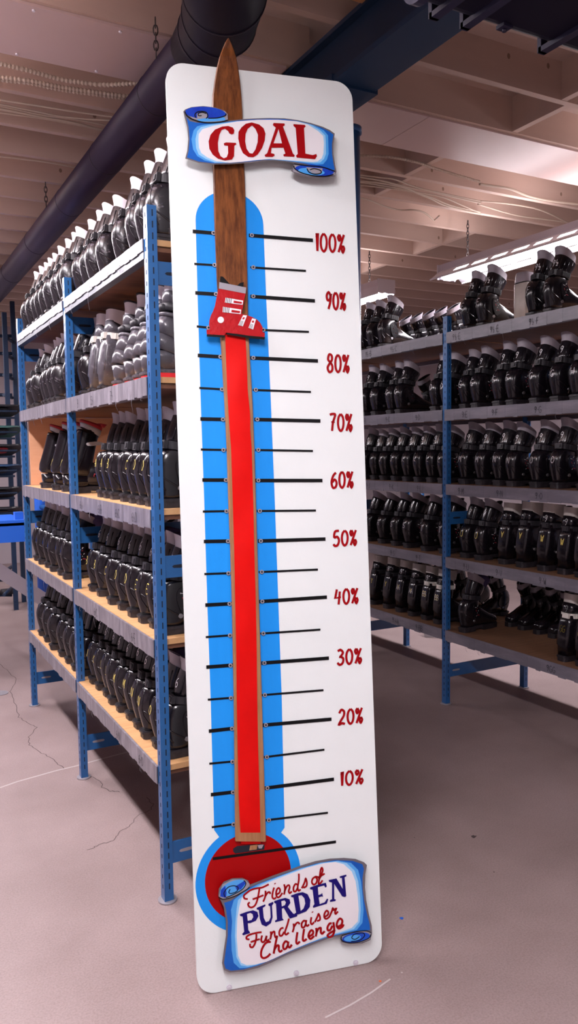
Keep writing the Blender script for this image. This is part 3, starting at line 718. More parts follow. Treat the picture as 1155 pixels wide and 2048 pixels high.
# percentages
LB = [('100%',629,688,502,470),('90%',650,690,618,586),('80%',652,697,744,710),('70%',657,703,862,828),('60%',660,705,976,943),('50%',664,712,1092,1060),('40%',667,715,1209,1176),('30%',672,722,1330,1296),('20%',675,724,1450,1415),('10%',678,725,1572,1538)]
for tx, u0, u1, wb, wt in LB:
    s0, t0 = S(u0, wb); s1, t1 = S(u1, wt); n_ = len(tx); m = MB()
    tot = sum((.55 if c == '1' else 1)*(1.28) for c in tx)-.28
    write(m, tx, s0+.002, t0, (t1-t0), (s1-s0-.004)/tot, L3(.0016), .0074, .28, slant=.08, smooth=4)
    m.build('percentage', DRED, board, recalc=False)
# red painted slot and slit for the ribbon
m = MB(); q = [(466,1697),(474,1692),(520,1688),(529,1690),(528,1699),(500,1703),(470,1707),(466,1703)]
m.poly(q, pf(.0024), 0); m.poly([(500,1691),(515,1689),(513,1699),(498,1701)], pf(.0026), 1); m.poly([(515,1690),(527,1689),(523,1697),(517,1697)], pf(.0027), 2)
m.build('ribbon_slot', [SLOT, SKIE, SPOIL], board, recalc=False)

# ski
SK = [(76,455,458),(84,450,462),(96,445,467),(112,439,472),(132,434,476),(160,429,480),(190,425,483),(220,424,485),(260,424,486),(300,425,487),(360,427,490),(440,429,492),(560,434,495),(660,440,497),(700,443,499),(800,449,505),
      (900,454,509),(1000,457,512),(1100,461,515),(1200,464,518),(1300,466,521),(1400,468,524),(1500,469,527),(1600,470,530),(1683,471,532)]
m = MB(); rings = []
for w, ul, ur in SK:
    tipb = max(0, (240-w)/165)**2*.045
    d0, d1 = .0035+tipb, .0150+tipb
    if w < 100: d1 = d0+.006
    a = P(ul, w, d1); b = P(ur, w, d1); bev = min(.003, (b.x-a.x)*.2)
    rings.append([Vector((a.x,-d0,a.z)), Vector((a.x,-d1+.003,a.z)), Vector((a.x+bev,-d1,a.z)), Vector((b.x-bev,-d1,b.z)), Vector((b.x,-d1+.003,b.z)), Vector((b.x,-d0,b.z))])
k0 = next(i for i, r in enumerate(SK) if r[0] == 660)
m.loft(rings[:k0+1], 0, True, True, smooth=False); m.loft(rings[k0:], 1, True, True, smooth=False)
ski = m.build('ski', [SKIW, SKIE], board)
# red ribbon
RB = [(668,450,490),(700,451,492),(780,454,495),(830,457,500),(860,459,500),(900,462,503),(1000,465,506),(1100,468,508),(1200,470,511),(1300,472,513),(1400,473,514),(1500,475,516),(1600,477,519),(1692,482,521)]
m = MB(); vs = []; cols = 6
up = []
for i in range((1692-668)//12+1):
    w = 668+12*i
    for (w0,l0,r0),(w1,l1,r1) in zip(RB, RB[1:]):
        if w0 <= w <= w1: f_ = (w-w0)/(w1-w0); l = l0+(l1-l0)*f_; r = r0+(r1-r0)*f_
    up.append((w,l,r))
for w, l, r in up:
    for c in range(cols):
        f_ = c/(cols-1); d = .0170 + .0022*(1+math.sin(w*.028+f_*2.5)*math.cos(w*.0113+1)) + .0015*math.sin(f_*PI)
        if 820 < w < 880: d += .0035*math.sin((w-820)/60*PI)*f_
        if w > 1660: d = .017 - (w-1660)/32*.012
        vs.append(P(l+(r-l)*f_, w, d))
nn = len(up)
m.add(vs, [(i*cols+c, i*cols+c+1, (i+1)*cols+c+1, (i+1)*cols+c) for i in range(nn-1) for c in range(cols-1)], 0, True)
m.build('ribbon', RIB, board, recalc=False)

# red boot marker (cut-out) over the ski
bo = MB(); O = (370,370,3.122)
mk = [(210,645),(378,676),(372,700),(352,805),(372,808),(420,825),(448,840),(468,860),(483,888),(482,918),(497,925),(495,950),(440,948),(395,940),(330,930),(255,922),(247,938),(135,932),(133,905),(155,900),(149,870),(151,845),(160,815),(175,785),(186,755),(196,700)]
bo.prism([( x, y) for x, y in mk], pf(.018,*O), pf(.030,*O), 0); mkr = bo.build('boot_marker', [MRED], board)
b = MB(); b.prism([(136,932),(247,938),(243,952),(134,946)], pf(.018,*O), pf(.0305,*O)); b.prism([(262,922),(395,940),(498,950),(495,965),(385,955),(260,934)], pf(.018,*O), pf(.0305,*O)); b.build('marker_sole', BLACKP, mkr)
b = MB(); b.prism([(213,606),(381,640),(377,678),(210,646)], pf(.018,*O), pf(.0308,*O)); b.build('marker_cuff', BGREYL, mkr)
b = MB(); b.prism([(220,570),(236,572),(258,596),(280,620),(300,627),(325,628),(342,612),(366,606),(362,636),(217,607)], pf(.018,*O), pf(.0296,*O)); b.build('marker_liner', BLACKP, mkr)
for qd, st in (([(252,703),(362,722),(358,748),(248,734)],0),([(236,760),(350,778),(346,806),(234,794)],0),([(362,812),(386,815),(360,882),(330,875)],1),([(418,832),(442,838),(424,902),(395,892)],1)):
    b = MB(); b.poly(qd, pf(.0313,*O), 0)
    A, B_, C_, D_ = [Vector(p) for p in qd]
    if st == 0:
        b.poly([A+(B_-A)*.48+(D_-A)*.3, A+(B_-A)*.95+(D_-A)*.3, D_+(C_-D_)*.95-(D_-A)*.15, D_+(C_-D_)*.48-(D_-A)*.15], pf(.0316,*O), 1)
        for k in range(4): f_ = .04+.09*k; b.poly([A+(B_-A)*f_, A+(B_-A)*(f_+.035), D_+(C_-D_)*(f_+.035), D_+(C_-D_)*f_], pf(.0316,*O), 2)
    else:
        for k in range(4): f_ = .10+.2*k; b.poly([A+(B_-A)*f_+(D_-A)*.55, A+(B_-A)*(f_+.08)+(D_-A)*.55, D_+(C_-D_)*(f_+.08), D_+(C_-D_)*f_], pf(.0316,*O), 2)
        b.poly([A+(B_-A)*.25+(D_-A)*.2, A+(B_-A)*.75+(D_-A)*.2, A+(B_-A)*.75+(D_-A)*.4, A+(B_-A)*.25+(D_-A)*.4], pf(.0316,*O), 1)
    b.build('marker_buckle', [BWHT, MRED, MATTB], mkr, recalc=False)
b = MB(); b.poly([(222+20*math.cos(2*PI*k/24), 842+20*math.sin(2*PI*k/24)) for k in range(24)], pf(.0313,*O)); b.build('marker_pivot', BWHT, mkr, recalc=False)

# GOAL banner
O = (350,190,3.397); D0, D1 = .022, .036
outl = [(68,98),(110,82),(190,75),(270,84),(335,106),(356,128),(358,174),(400,170),(470,163),(560,158),(640,156),(740,158),(830,170),(920,190),(1000,215),(1050,238),(1083,262),(1073,330),(1074,400),(1085,470),(1095,520),(1085,552),(1040,562),(1000,565),(920,561),(840,547),(785,516),(806,470),(800,463),(740,452),(680,446),(600,448),(500,462),(380,470),(260,472),(160,462),(68,432),(82,380),(89,300),(82,220),(64,150),(55,112)]
b = MB(); b.prism(outl, pf(D0,*O), pf(D1,*O)); gb = b.build('goal_banner', BGREY, board)
def layer(pts, d, mt, parent, O, name='banner_paint', sm=0, holes=()):
    if sm: pts = catmull(pts, sm, True)
    b = MB(); b.poly(pts, pf(d,*O), 0, holes); return b.build(name, mt, parent, recalc=False)
layer([(76,150),(100,178),(150,188),(260,192),(340,184),(400,176),(520,166),(640,162),(740,164),(830,176),(920,198),(1000,224),(1050,250),(1074,270),(1064,330),(1065,400),(1074,460),(1084,508),(1060,510),(1000,490),(900,470),(800,452),(700,440),(600,441),(500,453),(380,462),(260,464),(160,452),(80,424),(92,380),(98,300),(92,220)], D1+.0006, BDEEP, gb, O)
layer([(110,300),(125,240),(150,212),(200,200),(300,190),(400,180),(560,168),(700,168),(840,180),(940,205),(1010,240),(1038,275),(1040,330),(1042,400),(1030,440),(1005,470),(960,473),(850,458),(740,446),(640,438),(560,443),(460,454),(360,461),(270,462),(200,445),(150,415),(122,370)], D1+.0009, BMID, gb, O)
layer([(138,300),(150,245),(175,218),(230,205),(320,192),(420,178),(560,168),(700,168),(830,178),(920,200),(985,240),(1020,275),(1023,330),(1024,400),(1010,435),(985,458),(940,462),(850,453),(740,444),(640,437),(560,442),(460,453),(360,460),(270,458),(210,435),(160,405),(142,360)], D1+.0012, BPALE, gb, O)
layer([(158,310),(160,265),(185,232),(250,212),(330,196),(420,180),(560,168),(700,168),(820,178),(900,200),(970,245),(1005,278),(1010,330),(1006,400),(995,430),(965,452),(930,455),(850,449),(740,441),(640,435),(560,441),(460,453),(370,460),(280,450),(220,425),(178,395),(162,360)], D1+.0015, BWHT, gb, O)
def ell(cx, cy, rx, ry, rot=0, n=36):
    c, s_ = math.cos(rot), math.sin(rot)
    return [(cx+rx*math.cos(2*PI*k/n)*c-ry*math.sin(2*PI*k/n)*s_, cy+rx*math.cos(2*PI*k/n)*s_+ry*math.sin(2*PI*k/n)*c) for k in range(n)]
def stroke(strokes, w, d, mt, parent, O, name, sm=5, taper=False):
    b = MB()
    for st in strokes: b.ribbon(st, w, pf(d,*O), 0, taper, sm)
    return b.build(name, mt, parent, recalc=False)
# scroll curls
layer([(68,110),(120,165),(200,188),(300,186),(357,170),(356,130),(335,108)], D1+.0016, BGREYL, gb, O)
layer(ell(205,122,138,42,.06), D1+.0018, BROY, gb, O)
layer([(145,160),(200,158),(330,150),(340,160),(340,172),(260,180),(160,180)], D1+.0020, BMID, gb, O)
layer([(148,125),(200,115),(215,130),(218,155),(150,165)], D1+.0021, BGREYL, gb, O)
stroke([[(66,112),(80,140),(120,165),(200,186),(300,184),(357,170)],[(140,155),(135,130),(160,112),(205,115),(222,140),(210,160)],[(180,140),(160,140),(158,125),(185,118),(210,126)],[(225,158),(290,155),(340,140),(345,125)]], 7, D1+.0024, BLACKP, gb, O, 'banner_linework')
layer([(806,466),(900,478),(1000,490),(1084,516),(1088,545),(1000,556),(900,550),(800,520)], D1+.0016, BGREYL, gb, O)
layer(ell(945,512,132,36,.10), D1+.0018, BROY, gb, O)
layer(ell(925,520,90,24,.10), D1+.0020, BMID, gb, O)
layer([(890,490),(1000,498),(1000,515),(985,538),(930,530),(895,505)], D1+.0021, BGREYL, gb, O)
stroke([[(806,468),(900,480),(1000,490),(1086,520)],[(806,480),(812,500),(850,525),(920,545),(1010,552),(1075,540)],[(895,500),(910,525),(950,538),(990,530),(985,512),(945,500),(915,508)]], 7, D1+.0024, BLACKP, gb, O, 'banner_linework')
GOAL = [([(398,262),(385,268),(368,262),(360,245),(338,229),(315,238),(300,270),(290,325),(293,380),(308,415),(330,430),(350,422),(360,395),(358,345),(332,342),(330,328),(345,322),(412,325),(416,336),(402,344),(400,415),(385,438),(340,445),(290,432),(255,405),(232,365),(227,315),(240,270),(270,235),(320,214),(360,210),(392,221),(402,240)],[]),
 ([(520,186),(570,200),(600,225),(613,262),(608,310),(590,360),(560,405),(530,423),(495,420),(460,395),(440,350),(428,295),(430,250),(450,220),(480,195)],[[(522,207),(545,230),(562,270),(560,320),(545,370),(525,398),(505,395),(485,365),(475,315),(478,265),(492,230)]]),
 ([(668,190),(742,193),(745,205),(732,214),(800,398),(812,410),(808,420),(738,417),(733,405),(748,398),(735,358),(655,358),(650,395),(673,400),(675,412),(660,421),(612,420),(607,408),(625,395),(683,222),(663,204)],[[(702,232),(725,328),(668,328)]]),
 ([(803,197),(880,203),(887,213),(875,224),(884,398),(935,408),(958,400),(963,415),(950,436),(825,425),(820,412),(832,400),(818,224),(803,210)],[])]
for og, hs in GOAL: layer(og, D1+.0026, DRED, gb, O, 'letter', 0, hs)

# bottom banner
O = (430,1700,3.5); D0, D1 = .010, .026
outl = [(22,318),(26,270),(60,222),(120,198),(190,195),(230,213),(242,243),(300,220),(400,180),(500,145),(600,108),(700,78),(800,60),(900,55),(980,62),(1040,85),(1061,105),(1050,170),(1048,260),(1056,350),(1075,450),(1095,530),(1097,585),(1085,630),(1030,653),(940,657),(885,645),(873,620),(885,597),(800,617),(700,655),(600,695),(500,735),(400,785),(300,825),(200,850),(100,857),(60,840),(48,790),(60,700),(75,600),(75,500),(60,400),(35,345)]
b = MB(); b.prism(outl, pf(D0,*O), pf(D1,*O)); bb = b.build('challenge_banner', BGREY, board)
layer([(62,370),(110,355),(190,300),(240,262),(400,198),(560,140),(700,96),(840,70),(960,76),(1030,100),(1040,130),(1030,200),(1032,280),(1042,360),(1062,450),(1080,520),(1084,560),(1000,566),(900,585),(790,608),(660,655),(520,712),(400,768),(300,808),(200,836),(110,845),(72,830),(62,790),(74,700),(88,600),(88,500),(76,420)], D1+.0006, BDEEP, bb, O)
layer([(110,420),(130,350),(190,300),(300,240),(440,186),(600,126),(740,88),(860,74),(950,90),(1000,140),(1020,220),(1032,330),(1038,420),(1030,510),(990,560),(900,582),(790,606),(660,653),(520,710),(400,766),(290,808),(220,826),(170,828),(130,790),(115,700),(112,600),(118,500)], D1+.0009, BMID, bb, O)
layer([(150,410),(160,350),(215,300),(320,240),(440,190),(600,132),(740,92),(850,78),(920,92),(975,145),(1000,220),(1014,330),(1018,420),(1010,505),(970,555),(880,580),(780,606),(650,653),(520,708),(400,765),(290,803),(230,816),(180,808),(148,750),(138,600),(142,500)], D1+.0012, BPALE, bb, O)
layer([(168,400),(185,340),(250,285),(360,232),(500,176),(640,124),(760,93),(840,84),(900,100),(955,150),(982,220),(998,330),(1004,420),(998,500),(955,545),(880,572),(760,608),(650,652),(540,698),(440,746),(360,782),(280,802),(220,806),(182,790),(160,740),(150,600),(155,480)], D1+.0015, BWHT, bb, O)
layer([(24,325),(60,345),(130,325),(240,262),(240,235),(205,205),(120,205),(50,240)], D1+.0016, BGREYL, bb, O)
layer(ell(125,265,98,46,-.42), D1+.0018, BMID, bb, O)
layer([(35,325),(40,280),(70,250),(80,300),(75,335)], D1+.0020, BROY, bb, O); layer([(140,255),(205,215),(212,235),(180,275),(150,280)], D1+.0020, BROY, bb, O)
stroke([[(24,330),(60,345),(140,322),(210,285),(240,258)],[(70,330),(62,300),(90,262),(130,250),(160,262),(150,290),(110,305),(95,295),(105,275)],[(75,335),(130,310),(190,275),(215,235),(200,212)]], 6, D1+.0024, BLACKP, bb, O, 'banner_linework')
layer([(884,600),(950,575),(1050,565),(1092,575),(1082,625),(1020,648),(930,650),(885,635)], D1+.0016, BGREYL, bb, O)
layer(ell(985,612,98,34,-.15), D1+.0018, BROY, bb, O)
layer(ell(960,617,60,22,-.15), D1+.0020, BMID, bb, O)
stroke([[(885,600),(960,578),(1050,566),(1092,580)],[(884,604),(885,630),(925,648),(1000,645),(1070,620),(1090,590)],[(950,640),(1010,632),(1045,600),(1030,580),(975,590),(955,615),(980,625),(1010,605)]], 6, D1+.0024, BLACKP, bb, O, 'banner_linework')
FR = [[(375,240),(330,262),(290,268),(250,280),(215,305),(200,322),(207,340),(228,343)],[(310,268),(303,310),(293,355),(278,388),(255,402),(237,396),(230,378),(242,366)],[(262,345),(300,332),(338,316)],
 [(352,285),(350,325),(336,362)],[(350,325),(366,300),(380,295),(386,308)],[(412,262),(402,300),(400,330),(412,342),(426,332)],[(417,232),(420,238)],
 [(428,312),(448,300),(454,280),(445,266),(432,276),(426,305),(434,330),(452,326),(470,300)],[(482,240),(488,270),(482,312)],[(484,292),(500,256),(515,246),(521,262),(514,288),(522,302),(536,290)],
 [(577,245),(562,238),(548,262),(550,288),(564,288),(577,265)],[(585,165),(585,210),(577,262),(583,285),(598,275)],[(605,268),(625,228),(633,200),(641,225),(639,250),(623,262),(611,256)],
 [(702,187),(683,200),(676,225),(688,242),(706,232),(713,205),(702,187),(722,190)],[(726,208),(743,172),(752,142),(746,124),(737,142),(731,185),(723,236),(738,230),(751,212)],[(718,196),(766,165)]]
stroke(FR, 12.5, D1+.0028, DRED, bb, O, 'script_line')
FU = [[(325,575),(290,580),(250,590),(222,605),(220,622),(240,626)],[(288,588),(287,620),(278,655),(262,680),(245,676),(244,656)],[(248,645),(285,632),(312,624)],
 [(328,598),(322,630),(331,645),(347,635),(360,600)],[(360,600),(356,628),(366,635),(377,625)],[(388,570),(391,600),(384,626)],[(387,605),(401,577),(414,572),(417,600),(423,612),(434,600)],
 [(478,545),(460,550),(448,575),(452,598),(468,598),(482,572)],[(516,480),(506,520),(488,575),(496,592),(515,578)],[(548,515),(550,545),(541,576)],[(550,540),(568,513),(582,508),(590,520)],
 [(635,500),(620,495),(605,515),(607,540),(622,540),(636,515)],[(638,490),(634,520),(645,532),(657,520)],[(673,470),(668,505),(676,520),(692,505)],[(679,432),(683,437)],
 [(697,505),(716,465),(723,448),(733,470),(731,490),(712,497)],[(762,470),(786,455),(791,435),(779,425),(765,445),(763,470),(776,482),(796,470),(806,452)],[(804,455),(817,426),(823,407),(829,420),(846,410),(838,434),(843,447),(859,430)]]
stroke(FU, 13, D1+.0028, DRED, bb, O, 'script_line')
CHL = [[(385,650),(378,642),(350,655),(325,700),(322,742),(340,757),(368,745),(386,725)],[(434,600),(420,665),(409,726)],[(413,700),(430,672),(444,670),(445,700),(455,712),(470,700)],
 [(507,645),(491,640),(476,665),(479,692),(495,690),(509,665)],[(512,640),(509,670),(521,682),(536,662)],[(575,575),(567,640),(575,656),(592,640)],[(622,552),(613,620),(621,636),(640,622)],
 [(652,608),(681,590),(685,570),(672,562),(658,580),(653,605),(668,622),(692,602)],[(706,545),(709,575),(703,606)],[(707,580),(722,552),(738,546),(739,575),(749,585),(766,568)],
 [(815,515),(801,515),(786,540),(789,562),(805,558),(820,530)],[(826,505),(833,560),(823,595),(801,610),(786,600),(800,583),(840,560)],[(850,540),(881,525),(889,495),(873,480),(856,500),(850,530),(865,550),(890,537),(898,520)]]
stroke(CHL, 15, D1+.0028, DRED, bb, O, 'script_line')
PUR = [([(172,450),(222,432),(265,422),(295,433),(303,462),(285,495),(245,512),(228,512),(232,560),(243,575),(243,582),(195,597),(188,588),(203,572),(192,466),(175,462)],[[(222,448),(245,440),(262,448),(266,470),(254,490),(228,496)]]),
 ([(290,405),(350,380),(352,392),(333,405),(340,475),(355,505),(376,498),(388,470),(384,395),(371,387),(373,376),(405,362),(408,374),(397,390),(402,470),(390,512),(356,536),(325,522),(312,480),(305,420),(291,416)],[]),
 ([(412,358),(450,345),(490,335),(520,345),(526,370),(508,398),(545,445),(575,455),(572,465),(522,480),(480,406),(466,410),(470,478),(480,490),(420,506),(418,495),(432,486),(425,375),(413,370)],[[(462,358),(484,352),(495,366),(488,386),(466,395)]]),
 ([(530,318),(573,303),(612,295),(647,310),(666,350),(662,398),(636,430),(590,448),(560,456),(555,446),(566,438),(547,332),(532,330)],[[(582,320),(604,316),(624,338),(630,375),(618,410),(598,426)]]),
 ([(664,262),(712,245),(774,229),(781,254),(772,264),(762,248),(718,260),(722,315),(742,309),(748,300),(755,328),(746,324),(724,332),(731,379),(766,366),(783,340),(791,345),(781,376),(686,405),(683,394),(694,380),(681,278),(664,275)],[]),
 ([(794,210),(848,199),(892,272),(886,196),(871,195),(872,184),(916,172),(919,183),(905,191),(917,322),(908,329),(888,324),(832,236),(833,343),(845,348),(841,357),(804,364),(802,352),(817,344),(817,228),(796,222)],[])]
for og, hs in PUR: layer(og, D1+.0030, NAVYP, bb, O, 'letter', 0, hs)

# ------------------------------------------------------------------ room
HJ, HD = 3.33, 3.514
m = MB(); m.add([(-3,-3.5,0),(8,-3.5,0),(8,12,0),(-3,12,0)], [(0,1,2,3)]); floor = tag(m.build('floor', CONC), kind='structure')
def fl(pts, O, sc): return [atz(O[0]+p[0]/sc, O[1]+p[1]/sc, .0008) for p in pts]
def floorstroke(pts, w, mt, name):
    m = MB(); m.ribbon([(p.x,p.y) for p in pts], w, lambda x,y: (x,y,.0008)); return m.build(name, mt, floor, recalc=False)
def wig(pts, a=.006, n=5, seed=1):
    rr = random.Random(seed); out = []
    for p, q in zip(pts, pts[1:]):
        for k in range(n): out.append(p+(q-p)*(k/n)+Vector((rr.uniform(-a,a), rr.uniform(-a,a), 0)))
    return out+[pts[-1]]
floorstroke(wig(fl([(60,700),(90,780),(110,850),(160,880),(210,910),(165,965),(170,1010),(230,1050),(300,1090),(345,1130),(370,1145)],(0,1140),2.8875)), .0032, CRACKM, 'crack')
floorstroke(wig(fl([(505,200),(580,240),(590,270),(640,295),(690,300)],(0,1480),2.8875),seed=2), .003, CRACKM, 'crack')
floorstroke(wig(fl([(850,330),(880,370),(870,400),(800,435),(740,500),(690,530),(650,580),(560,610),(500,635)],(0,1480),2.8875),seed=3), .0022, CRACKM, 'crack')
floorstroke(wig(fl([(0,540),(60,600),(95,630),(60,700)],(0,1140),2.8875),seed=4), .003, CRACKM, 'crack')
floorstroke(fl([(0,275),(100,240),(200,212),(330,175),(430,152),(600,105),(740,68)],(0,1480),2.8875), .012, SCUFM, 'scuff_mark')
floorstroke(fl([(650,2035),(700,2010),(742,1985),(780,1958)],(0,0),1), .006, SCUFM, 'scuff_mark')
for i, (u, w, r_, mt) in enumerate(((802,1836,.008,BTAB),(330+700-0,2300/2.415/1+0,0,None),(947,1673,.014,CRACKM),(760,1962,.005,ORG),(987,1744,.004,CRACKM),(828,1675,.003,CRACKM),(803,1945,.004,SCUFM))):
    if mt is None: continue
    c = atz(u, w, .0012); m = MB(); rr = random.Random(i)
    m.poly([(c.x+r_*rr.uniform(.5,1.1)*math.cos(2*PI*k/12), c.y+r_*rr.uniform(.5,1.1)*math.sin(2*PI*k/12)) for k in range(12)], lambda x,y: (x,y,.0012)); m.build('floor_spot', mt, floor, recalc=False)
# drain cover at the left edge
c = atz(6, 1386, 0); m = MB(); m.tube([(c.x-.02,c.y,0),(c.x-.02,c.y,.004)], .055, 0, 24); tag(m.build('floor_cover', GREYM), 'small round white metal cleanout cover set in floor at left', 'drain cover')

def wall(name, a, b):
    m = MB(); m.box(a, b); return tag(m.build(name, WALLM), kind='structure')
wall('wall_back', (-3,12,0), (8,12.1,HD)); wall('wall_front', (-3,-3.6,0), (8,-3.5,HD)); wall('wall_left', (-3.1,-3.5,0), (-3,12,HD)); wall('wall_right', (8,-3.5,0), (8.1,12,HD))
m = MB(); m.box((-3,-3.5,HD), (8,12,HD+.05)); ceil = tag(m.build('ceiling', DECK), kind='structure')
JW = .038
def joist(x0, x1, y):
    m = MB(); m.box((x0,y,HJ), (x1,y+JW,HD)); rr = random.Random(int(y*100)+int(x0))
    for k in range(4):
        xx = rr.uniform(x0,x1); zz = rr.uniform(HJ+.03,HD-.03)
        m.poly([(xx+.010*math.cos(a/8*2*PI), zz+.014*math.sin(a/8*2*PI)) for a in range(8)], lambda a,b: (a,y-.0006,b), 1)
    return m.build('joist', [CEILW, KNOT], ceil)
for k in range(-17, 19):
    y = 4.013+.406*k
    if y < 11.8: joist(-3, 1.86, y)
    y2 = 4.13+.406*k
    if y2 < 11.8: joist(1.86, 8, y2)
# flat panels screwed under the joists
m = MB(); m.box((-3,3.22,HJ-.012), (1.75,3.645,HJ-.0005)); pl = m.build('ceiling_panel', PANEL, ceil)
for x in (-.2,.25,.66,1.0,1.34):
    for y in (3.245,3.62):
        s = MB(); s.tube([(x,y,HJ-.011),(x,y,HJ-.018)], .006, 0, 10); s.build('screw', SPOILW, pl)
for x0, x1 in ((1.97,2.65),(2.654,4.25),(4.254,5.8)):
    m = MB(); m.box((x0,3.345,HJ-.010), (x1,3.765,HJ-.0005)); m.build('ceiling_panel', PANEL, ceil)
for (u0,w0,u1,w1) in ((1023,268,1078,201),(1129,201,1155,162),(818,349,883,313),(755,390,789,353)):
    a = atz(u0,w0,HJ); x = a.x; ys_ = sorted((a.y, atz(u1,w1,HJ).y))
    # fit between two joists
    k = round((ys_[1]-4.13)/.406); y1 = 4.13+.406*k; y0 = y1-.406+JW
    m = MB(); m.box((x-.019,y0,HJ+.002), (x+.019,y1,HD)); m.build('blocking', CEILW, ceil)
for x, ks in ((2.4,(5,7,9)),(4.4,(3,4,6)),(3.05,(4,6,8)),(-.1,(-4,)),):
    for k in ks:
        y1 = 4.13+.406*k; m = MB(); m.box((x-.019,y1-.406+JW,HJ+.002),(x+.019,y1,HD)); m.build('blocking', CEILW, ceil)
# bare timber packer between the duct elbow and the beam
m = MB(); m.box((1.62,1.2,HJ-.02),(1.755,2.62,HJ-.002)); m.build('packer', BAREW, ceil)

# cables and conduit under the joists
def cable(pts, r, label, rib=False, grp='cables and conduit along the ceiling', name='cable'):
    pp = catmull([Vector(p) for p in pts], 8)
    m = MB()
    if rib:
        dense = []
        for p, q in zip(pp, pp[1:]):
            n = max(2, int((q-p).length/.004)); dense += [p+(q-p)*(k/n) for k in range(n)]
        m.tube(dense, r, 0, 8, rf=lambda i: r*(1 if (i//2) % 2 else .68))
    else: m.tube(pp, r, 0, 8)
    return tag(m.build(name, CABLE), label, 'cable' if name == 'cable' else 'conduit', grp)
def cz_(pts, O, sc, z): return [atz(O[0]+p[0]/sc, O[1]+p[1]/sc, z) for p in pts]
ZC = HJ-.010
O3 = ((0,60),3.3)
def ext(p): return [p[0]+(p[0]-p[1])*3] + p
cable(ext(cz_([(0,222),(200,270),(400,325),(560,350),(700,362),(930,350),(1100,350)],*O3,HJ-.012)), .011, 'upper ribbed conduit sagging below the left ceiling', True, name='ribbed_conduit')
cable(ext(cz_([(0,312),(200,335),(400,375),(600,405),(860,440),(1100,470)],*O3,HJ-.012)), .011, 'middle ribbed conduit below the left ceiling, touching the lowest one', True, name='ribbed_conduit')
cable(ext(cz_([(0,328),(200,350),(400,392),(600,420),(860,455),(1100,500)],*O3,HJ-.012)), .011, 'lowest ribbed conduit below the left ceiling beside the pale joist', True, name='ribbed_conduit')
for i, (pts, lb) in enumerate((([(0,462),(280,505),(500,540),(760,575),(1000,600)],'topmost thin cable of the bundle crossing the left ceiling'),([(0,500),(280,560),(500,590),(700,630),(950,690)],'second thin cable of the bundle crossing the left ceiling'),
      ([(0,490),(200,530),(400,570),(600,590),(760,600),(1000,640)],'third thin cable of the bundle crossing the left ceiling'),([(0,520),(290,575),(500,615),(680,665),(900,720)],'thick painted cable of the bundle on the left ceiling'),
      ([(0,545),(290,585),(480,620),(640,650),(900,700)],'lowest thin cable of the bundle crossing the left ceiling'),([(0,835),(290,870),(480,905),(700,950)],'lone cable along the far joists of left ceiling'))):
    cable(ext(cz_(pts,*O3,ZC)), .005 if i != 3 else .007, lb)
O4 = ((700,240),4.442)
RC = [([(0,320),(75,318),(200,318),(400,335),(600,378),(720,420),(850,460),(980,500),(1155,550)],.009,'ribbed conduit curving along the right ceiling above the cables',True),
 ([(0,480),(75,487),(280,512),(400,530),(600,600),(900,668),(1155,720)],.005,'uppermost cable of the bundle on the right ceiling',False),
 ([(0,495),(75,505),(280,540),(480,590),(700,630),(900,680),(1155,738)],.006,'second cable of the bundle on the right ceiling',False),
 ([(0,520),(75,540),(280,560),(480,600),(600,650),(720,700),(820,750),(1000,800),(1155,830)],.007,'thick pale cable swinging low across the right ceiling',False),
 ([(0,545),(75,550),(240,575),(500,620),(700,680),(900,760),(1155,815)],.005,'thin cable behind the low swinging one on right ceiling',False),
 ([(0,570),(200,590),(480,625),(800,680),(1000,760),(1155,825)],.005,'lowest straight cable of the bundle on the right ceiling',False),
 ([(0,675),(160,710),(300,765),(430,800),(560,800),(650,820),(720,870),(745,890),(790,850)],.006,'pair cable with drooping end near the hanging chain',False)]
for pts, r, lb, rb in RC: cable(cz_(pts,*O4,ZC), r, lb, rb, name='ribbed_conduit' if rb else 'cable')
O2 = ((690,330),2.484)
cable([atz(958,368,ZC), atz(985,372,ZC), atz(1020,378,ZC), atz(1060,393,ZC), atz(1110,403,ZC), atz(1190,412,ZC)], .009, 'continuation of ribbed conduit towards the right edge of ceiling', name='cable')
cable([atz(958,402,ZC), atz(1020,408,ZC), atz(1080,420,ZC), atz(1135,445,ZC), atz(1190,470,ZC)], .006, 'cable dropping towards the hanging lamp at right of ceiling')
cable([atz(955,408,ZC), atz(1030,430,ZC), atz(1100,440,ZC), atz(1190,452,ZC)], .006, 'cable curving down beside the lamp at right of ceiling')

# steel beam
bm_ = empty('steel_beam', (1.87,4,HJ), 'dark navy steel ceiling beam running above the white board', 'beam')
m = MB(); X0, X1, T = 1.765, 1.975, HJ-.002; Bm = 3.12
m.box((X0,-3.49,Bm), (X1,3.45,Bm+.022), 1); m.box((X0,-3.49,T-.018), (X1,3.45,T), 0); m.box((1.80,-3.49,Bm+.01), (1.94,3.45,T-.005), 0)
m.box((X0-.006,2.85,Bm-.010), (X1+.012,3.46,Bm+.03), 1)
o = m.build('web_and_flanges', [BEAM, BEAML], bm_); o.data.transform(Matrix.Translation((-1.87,-4,-HJ)))
# column under the beam end
pc = aty(717.5, 420, 3.1); 
xc = pc.x-.055; ztop = aty(719,262,3.1).z
c = empty('steel_column', (xc,3.1,0), 'dark blue steel column just behind the right edge of the white board', 'column')
m = MB(); m.tube([(0,.0,.01),(0,0,ztop-.02)], .052, 0, 28); m.build('shaft', BLUE, c)
m = MB(); m.tube([(0,0,ztop-.025),(0,0,ztop)], .060, 0, 28); m.build('cap', BLUE, c); m = MB(); m.box((-.08,-.08,0),(.08,.08,.012)); m.build('base_plate', BLUE, c)

